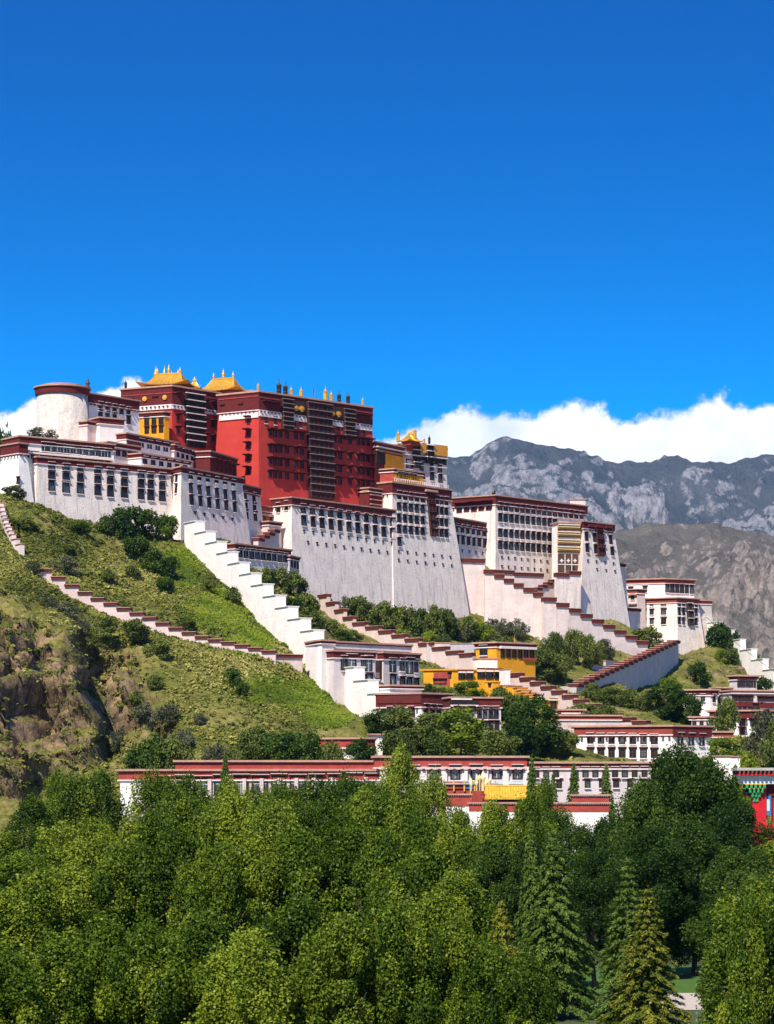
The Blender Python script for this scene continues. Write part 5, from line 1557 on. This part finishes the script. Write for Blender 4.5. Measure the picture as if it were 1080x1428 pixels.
# cedars
c1, w1 = conifer_mesh(201, 12, 3.4, 28, 'needle', 2.0, .30)
c2, w2 = conifer_mesh(202, 11, 2.9, 24, 'needle', 1.3, .28)
c3, w3 = conifer_mesh(203, 10, 2.6, 24, 'needle_yellow', 2.0, .27)
c4, w4 = conifer_mesh(204, 9, 1.7, 30, 'needle', 2.2, .26)
for px, py, Y, h0, cm, wm, sw, lab in (
        (772, 1152, 166, 12, c1, w1, 1.0, 'broad bluish-green cedar with pointed top left of the two slim cedars'),
        (876, 1190, 152, 11, c2, w2, .95, 'slim green cedar with a bare pointed top behind the yellow-tipped cedar'),
        (903, 1234, 142, 10, c3, w3, 1.1, 'cedar with yellow-green bough tips beside the park path'),
        (741, 1140, 176, 9, c4, w4, .9, 'narrow pale cedar at the left shoulder of the broad cedar'),
        (700, 1250, 132, 10, c3, w3, .8, 'small yellowish conifer in front of the broad cedar'),
        (742, 1052, 322, 9, c4, w4, 1.6, 'thin young conifer in front of the joint of pillared and grey houses'),
        (801, 1062, 356, 9, c4, w4, 1.6, 'thin young conifer before the middle of the grey long house'),
        (846, 1062, 357, 9, c4, w4, 1.5, 'thin young conifer before the right part of the grey long house'),
        (772, 1076, 352, 9, c4, w4, 1.3, 'short young conifer behind the right end of the yellow roof'),
        (314, 1048, 338, 9, c4, w4, 1.4, 'dark young conifer against the long red roof'),
        (1026, 1062, 312, 9, c4, w4, 1.7, 'thin olive conifer before the white garden wall'),
        (1000, 1068, 318, 9, c4, w4, 1.5, 'thin green conifer left of the white garden wall conifer')):
    z0 = float(hz_at((px - CX) / F * Y, Y)) if Y > 305 else 0
    h = ZC + (HZ - py) / F * Y - z0
    s_ = h / h0
    plant('conifer_tree', lab, 'conifer', ((px - CX) / F * Y, Y, z0), cm, wm, (sw * (1 if Y < 200 else .8), sw * (1 if Y < 200 else .8), s_), rnd.uniform(0, 6.28), 'conifers')

# trees and bushes on the hill -------------------------------------------
bush_src = {'bush': [crown_mesh(300 + i, 3, 1.8, 26, 2600, .30, 'leaf_bush', zlo=.0, shape='round', up=.9, csz=(.2, .42)) for i in range(3)],
            'grey': [crown_mesh(310 + i, 3, 1.8, 26, 2200, .26, 'leaf_grey', zlo=.0, shape='round', up=.9, csz=(.2, .4)) for i in range(2)],
            'dark': [crown_mesh(320 + i, 3, 1.8, 26, 2600, .32, 'leaf_dark', zlo=.0, shape='round', up=.9, csz=(.2, .42)) for i in range(2)],
            'bright': [crown_mesh(330 + i, 3, 1.8, 30, 3400, .28, 'leaf_bright', zlo=.0, shape='round', up=.9, csz=(.2, .4)) for i in range(2)]}
tree_src = {'bush': [(crown_mesh(340 + i, 7, 3.2, 44, 7000, .36, 'leaf_bush', zlo=.08, shape='round', csz=(.17, .36), up=1.1), trunk_mesh(340 + i, 7, 3.2)) for i in range(3)],
            'dark': [(crown_mesh(350 + i, 7, 3.2, 44, 7500, .36, 'leaf_dark', zlo=.08, shape='round', csz=(.17, .36), up=1.1), trunk_mesh(350 + i, 7, 3.2)) for i in range(2)],
            'bright': [(crown_mesh(360 + i, 7, 3.2, 44, 8000, .33, 'leaf_bright', zlo=.05, shape='round', csz=(.17, .34), up=1.0), trunk_mesh(360 + i, 7, 3.2)) for i in range(2)],
            'grey': [(crown_mesh(370 + i, 7, 3.2, 40, 6000, .33, 'leaf_grey', zlo=.08, shape='round', csz=(.17, .34), up=1.2), trunk_mesh(370 + i, 7, 3.2)) for i in range(2)]}
LOOK = {'bush': 'green', 'grey': 'grey-green', 'dark': 'dark green', 'bright': 'bright yellow-green'}


def size_word(w):
    return 'small' if w < 14 else 'medium' if w < 30 else 'large'


def grove(items, noun, where, group, is_tree):
    """items: (px, py of foot, width px, height px, kind [, depth])"""
    cnt = {}
    items = sorted(items)
    tot = {}
    for it in items:
        k = (size_word(it[2]), it[4]); tot[k] = tot.get(k, 0) + 1
    for it in items:
        px, py, w, h, kind = it[:5]
        p = ground_hit(px, py) if len(it) < 6 else P(px, py, it[5])
        if len(it) > 5: p[2] = float(hz_at(p[0], p[1])) if it[5] > 300 else p[2]; h = h if p[2] else h
        sc = p[1] / F
        k = (size_word(w), kind); cnt[k] = cnt.get(k, 0) + 1
        lab = f'{k[0]} {LOOK[kind]} {noun} {where}' + (f', {ORD[cnt[k] - 1]} such from left' if tot[k] > 1 else '')
        hm = h * sc
        if len(it) > 5:
            hm = (ZC + (HZ - (py - h)) / F * p[1]) - p[2]
        wm = w * sc / 2
        if is_tree:
            cm, tm = tree_src[kind][cnt[k] % len(tree_src[kind])]
            plant('hillside_tree', lab, 'tree', (p[0], p[1], p[2] - .2), cm, tm, (wm / 3.2, wm / 3.2, hm / 7), rnd.uniform(0, 6.28), group)
        else:
            cm = bush_src[kind][cnt[k] % len(bush_src[kind])]
            plant('bush', lab, 'bush', (p[0], p[1], p[2] - .25), cm, None, (wm / 1.8, wm / 1.8, hm / 3), rnd.uniform(0, 6.28), group)


grove([(150, 748, 34, 30, 'bush'), (180, 752, 52, 44, 'dark'), (205, 752, 40, 38, 'bush'), (232, 754, 34, 34, 'dark'), (20, 694, 36, 16, 'bush'), (190, 782, 40, 32, 'dark'), (215, 800, 34, 34, 'dark'), (237, 808, 30, 30, 'dark'),
       (72, 712, 12, 14, 'bush'), (35, 740, 34, 20, 'bush'), (90, 800, 40, 24, 'grey'), (325, 842, 28, 24, 'bush'), (290, 828, 24, 18, 'bush'), (230, 828, 26, 22, 'dark'), (150, 812, 24, 18, 'bush'), (185, 808, 24, 18, 'bush'),
       (110, 745, 30, 18, 'dark'), (45, 800, 24, 18, 'grey'), (15, 740, 24, 18, 'bush'), (95, 775, 24, 14, 'bush')],
      'bush', 'on the slope under the long white wing', 'bushes under the west wing', False)
grove([(190, 892, 40, 26, 'bush'), (222, 918, 32, 26, 'bush'), (262, 880, 24, 18, 'bush'), (325, 958, 26, 26, 'dark'), (338, 972, 20, 20, 'dark'), (95, 862, 34, 22, 'grey'), (70, 850, 26, 20, 'grey'), (115, 885, 26, 20, 'grey'), (150, 880, 30, 20, 'bush'),
       (205, 1010, 44, 32, 'grey'), (238, 1008, 30, 26, 'grey'), (258, 1045, 30, 30, 'grey'), (190, 985, 26, 20, 'bush'), (60, 925, 30, 24, 'bush'), (48, 905, 44, 34, 'dark'), (125, 985, 26, 24, 'bush'), (110, 1005, 34, 30, 'bush'), (95, 1040, 34, 36, 'bush'),
       (30, 985, 26, 20, 'grey'), (40, 1045, 24, 30, 'bush'), (75, 965, 24, 18, 'dark'), (165, 1045, 24, 30, 'grey'), (140, 905, 34, 26, 'bush'), (20, 1080, 30, 24, 'bush'), (55, 1090, 34, 30, 'dark'), (215, 960, 24, 18, 'bush'), (280, 1010, 24, 16, 'grey'), (360, 1030, 26, 18, 'bush')],
      'bush', 'around the rocky cliff', 'bushes around the cliff', False)
grove([(372, 815, 28, 22, 'bush'), (392, 825, 34, 30, 'bush'), (412, 838, 40, 38, 'bush'), (405, 860, 36, 26, 'dark'), (430, 862, 34, 34, 'bush'), (440, 880, 30, 26, 'bush'), (424, 808, 24, 18, 'dark'), (462, 888, 30, 22, 'bush'), (478, 895, 30, 16, 'dark'), (455, 850, 16, 20, 'grey'), (492, 893, 24, 14, 'bush')],
      'bush', 'right of the white stair wall', 'bushes beside the stair wall', False)
grove([(500, 868, 40, 34, 'bush'), (518, 868, 30, 26, 'grey'), (535, 878, 34, 36, 'bush'), (552, 878, 30, 30, 'dark'), (570, 886, 36, 40, 'bush'), (588, 884, 30, 34, 'dark'), (606, 890, 34, 42, 'bush'), (624, 892, 34, 38, 'bush'), (640, 894, 30, 30, 'grey'), (655, 894, 34, 32, 'bush'), (672, 892, 30, 24, 'bright'), (560, 895, 28, 18, 'bright'), (600, 899, 26, 18, 'bright'), (620, 905, 20, 20, 'bush'), (690, 892, 30, 28, 'grey'), (705, 888, 26, 24, 'grey'), (722, 892, 30, 28, 'grey'), (545, 896, 24, 16, 'bush'), (480, 858, 16, 26, 'grey')],
      'shrub', 'along the foot of the white base wall', 'shrubs along the white base', False)
grove([(708, 935, 44, 44, 'bush'), (735, 945, 44, 44, 'dark'), (758, 950, 56, 46, 'bush'), (775, 930, 36, 46, 'bush'), (800, 925, 40, 44, 'bush'), (820, 932, 36, 44, 'bush'), (843, 922, 30, 30, 'grey'), (780, 950, 40, 36, 'bush'), (835, 930, 24, 20, 'bush')],
      'tree', 'right of the upper yellow house', 'trees by the upper yellow house', True)
grove([(652, 984, 52, 34, 'bright'), (618, 976, 36, 16, 'bush'), (597, 978, 24, 24, 'dark'), (700, 1005, 46, 44, 'bush'), (722, 1010, 40, 40, 'bush'), (745, 1062, 84, 92, 'dark', 424), (730, 1070, 54, 70, 'dark', 415), (785, 1062, 50, 44, 'bush', 425),
       (560, 1022, 60, 36, 'bush', 430), (532, 1022, 50, 34, 'dark', 432), (600, 1030, 60, 34, 'bush', 428), (640, 1062, 110, 72, 'bright', 415), (690, 1066, 60, 46, 'bush', 410), (590, 1066, 70, 52, 'bush', 408), (555, 1062, 50, 40, 'bush', 405), (500, 1066, 50, 34, 'dark', 405)],
      'tree', 'among the lower grey houses', 'trees among the lower houses', True)
grove([(210, 1078, 84, 46, 'dark', 385), (240, 1076, 60, 40, 'bush', 384), (350, 1068, 60, 46, 'bush', 398), (395, 1068, 70, 44, 'dark', 398), (430, 1064, 60, 42, 'dark', 396), (465, 1066, 50, 28, 'bush', 394), (300, 1064, 50, 24, 'grey', 396), (380, 1050, 40, 30, 'dark', 408), (410, 1046, 40, 26, 'bush', 410)],
      'tree', 'behind the roof of the long red house', 'trees behind the long red house', True)
grove([(905, 905, 44, 28, 'bush'), (1003, 902, 38, 32, 'dark'), (1015, 912, 36, 34, 'dark'), (1046, 942, 36, 34, 'dark'), (975, 958, 30, 32, 'dark'), (935, 968, 30, 24, 'bright'), (1022, 930, 30, 24, 'bush'), (1008, 925, 24, 20, 'bright'), (1064, 972, 30, 26, 'dark')],
      'bush', 'around the east fort', 'bushes around the east fort', False)
grove([(825, 975, 34, 22, 'bush', 540), (850, 985, 44, 26, 'bush', 520), (880, 990, 44, 28, 'bush', 515), (905, 992, 40, 28, 'bush', 512), (930, 1000, 60, 46, 'dark', 500), (958, 1002, 44, 36, 'dark', 500), (815, 998, 50, 16, 'bush', 482), (845, 1000, 40, 16, 'bush', 480)],
      'tree', 'below the grey ramp wall', 'trees below the ramp wall', True)
grove([(1013, 1025, 40, 48, 'bush', 470), (1066, 1062, 66, 66, 'grey', 405), (1085, 1068, 50, 60, 'bush', 400), (1010, 1052, 60, 24, 'bright', 420), (770, 1056, 30, 16, 'bright', 424), (1045, 1090, 40, 40, 'bright', 380), (1040, 1150, 40, 60, 'bright', 305)],
      'tree', 'among the houses at the right edge', 'trees at the right edge', True)
grove([(5, 640, 40, 30, 'dark', 600), (-6, 660, 40, 36, 'dark', 580), (8, 668, 24, 30, 'bush', 570)],
      'bush', 'at the palace west end', 'bushes at the west end', False)

plant('bush', 'sparse grey-green shrub on the terrace roof left of the round tower', 'bush', (P(56, 0, 538)[0], 538, wu.zt + .25), bush_src['grey'][0], None, (1.5, 1.2, .95), .4)
# low scrub covering the dry slopes: one mass nobody could count
def scrub():
    g = np.random.default_rng(5)
    P_ = CX + F * HP[:, 0] / HP[:, 1]; Q_ = HZ - F * (HP[:, 2] - ZC) / HP[:, 1]
    A_ = np.flatnonzero((P_ < 440) & (P_ > -60) & (Q_ > 690) & (Q_ < 1105) & (HP[:, 1] < 560) & (HP[:, 1] > 380))
    B_ = np.flatnonzero((P_ < 1160) & (P_ >= 400) & (Q_ > 780) & (Q_ < 1090) & (HP[:, 1] < 720) & (HP[:, 1] > 385))
    i = np.concatenate([g.choice(A_, 72000), g.choice(B_, 26000)]); n = len(i)
    p = HP[i] + np.concatenate([g.uniform(-.5, .5, (n, 2)), np.zeros((n, 1))], 1)
    px = CX + F * p[:, 0] / p[:, 1]; py = HZ - F * (p[:, 2] - ZC) / p[:, 1]
    dens = np.clip(.72 + .6 * fbm(p / 9, 3, 61), .15, 1)
    west = (px < 430) & (px > -60) & (py > 690) & (py < 1100) & (p[:, 1] < 560)
    dens = np.where(west, dens, dens * .45) * (1 - .93 * lawn[i]) * (1 - .35 * np.clip(cliff[i] * 1.3, 0, 1))
    keep = (p[:, 1] > 385) & (p[:, 1] < 700) & (px > -80) & (px < 1160) & (g.random(n) < dens)
    p = p[keep]; n = len(p); k = 15
    s_ = g.uniform(.2, .58, n) * np.where(g.random(n) < .12, 1.7, 1)
    d = g.normal(size=(n, k, 3)); d /= np.linalg.norm(d, axis=2)[:, :, None]; d[:, :, 2] = np.abs(d[:, :, 2])
    c = p[:, None] + d * s_[:, None, None] * np.array([1, 1, .8]) * g.uniform(.6, 1, (n, k, 1)) - np.array([0, 0, .12])
    nr = d + g.normal(size=d.shape) * .45 + np.array([0, 0, .3])
    sz = (s_[:, None] * g.uniform(.5, .95, (n, k))).ravel()
    q = leaf_quads(c.reshape(-1, 3), nr.reshape(-1, 3), sz, sz * .8, g)
    tone = np.clip(.5 + .5 * fbm(p / 16, 3, 71) + g.normal(size=n) * .14, 0, 1)
    v = np.repeat(tone, k) + g.normal(size=n * k) * .1
    me = quad_mesh('low_scrub', q, 'leaf_scrub', v)
    o = bpy.data.objects.new('low_scrub', me); COL.objects.link(o)
    tag(o, 'low yellowish scrub and grass tufts covering the dry hillside', None, None, 'stuff')
scrub()

# fresh grass on the lawns of the slope
def turf():
    g = np.random.default_rng(8)
    w = lawn ** 1.2 + .0
    i = g.choice(len(HP), 42000, p=w / w.sum())
    n = len(i)
    p = HP[i] + np.concatenate([g.uniform(-.5, .5, (n, 2)), np.zeros((n, 1))], 1); k = 3
    c = p[:, None] + g.uniform(-.25, .25, (n, k, 3)) * np.array([1, 1, .2]) + np.array([0, 0, .08])
    nr = g.normal(size=(n, k, 3)) * .5 + np.array([-.1, -.5, .6])
    sz = g.uniform(.35, .8, n * k)
    q = leaf_quads(c.reshape(-1, 3), nr.reshape(-1, 3), sz, sz * .45, g)
    v = np.repeat(np.clip(.42 + .45 * fbm(p / 7, 3, 91), 0, 1), k) + g.normal(size=n * k) * .13
    o = bpy.data.objects.new('grass', quad_mesh('grass', q, 'leaf_bright', v)); COL.objects.link(o)
    tag(o, 'fresh bright green grass on the slope beside the white stair wall', None, None, 'stuff')
turf()

# ------------------------------------------------------------------ air
def haze():
    me = MB(); me.frustum([(-2200, -60), (4200, -60), (4200, 9300), (-2200, 9300)], -40, [(-2200, -60), (4200, -60), (4200, 9300), (-2200, 9300)], 1120)
    m = bpy.data.materials.new('haze_air'); m.use_nodes = True
    nt = m.node_tree; nt.nodes.clear()
    o = nt.nodes.new('ShaderNodeOutputMaterial'); v = nt.nodes.new('ShaderNodeVolumePrincipled')
    v.inputs['Color'].default_value = (.22, .50, .95, 1); v.inputs['Density'].default_value = .000025; v.inputs['Anisotropy'].default_value = .2
    nt.links.new(v.outputs[0], o.inputs['Volume'])
    MATS['haze_air'] = m
    h = me.build('haze', 'haze_air'); h['kind'] = 'stuff'
    h['label'] = 'thin blue air between the palace and the far mountains'
haze()

# dark cable slung across the bank at the right
m = MB(); a_, b_ = P(986, 861, 640), P(1110, 956, 600); q0 = a_
for i in range(1, 13):
    t = i / 12; q1 = a_ + (b_ - a_) * t - np.array([0, 0, 2.0 * 4 * t * (1 - t) * .4]); m.tube(q0, q1, .06, .06, 5); q0 = q1
tag(m.build('cable', 'black_cloth'), 'thin dark cable slung down across the far right stair wall', 'cable')
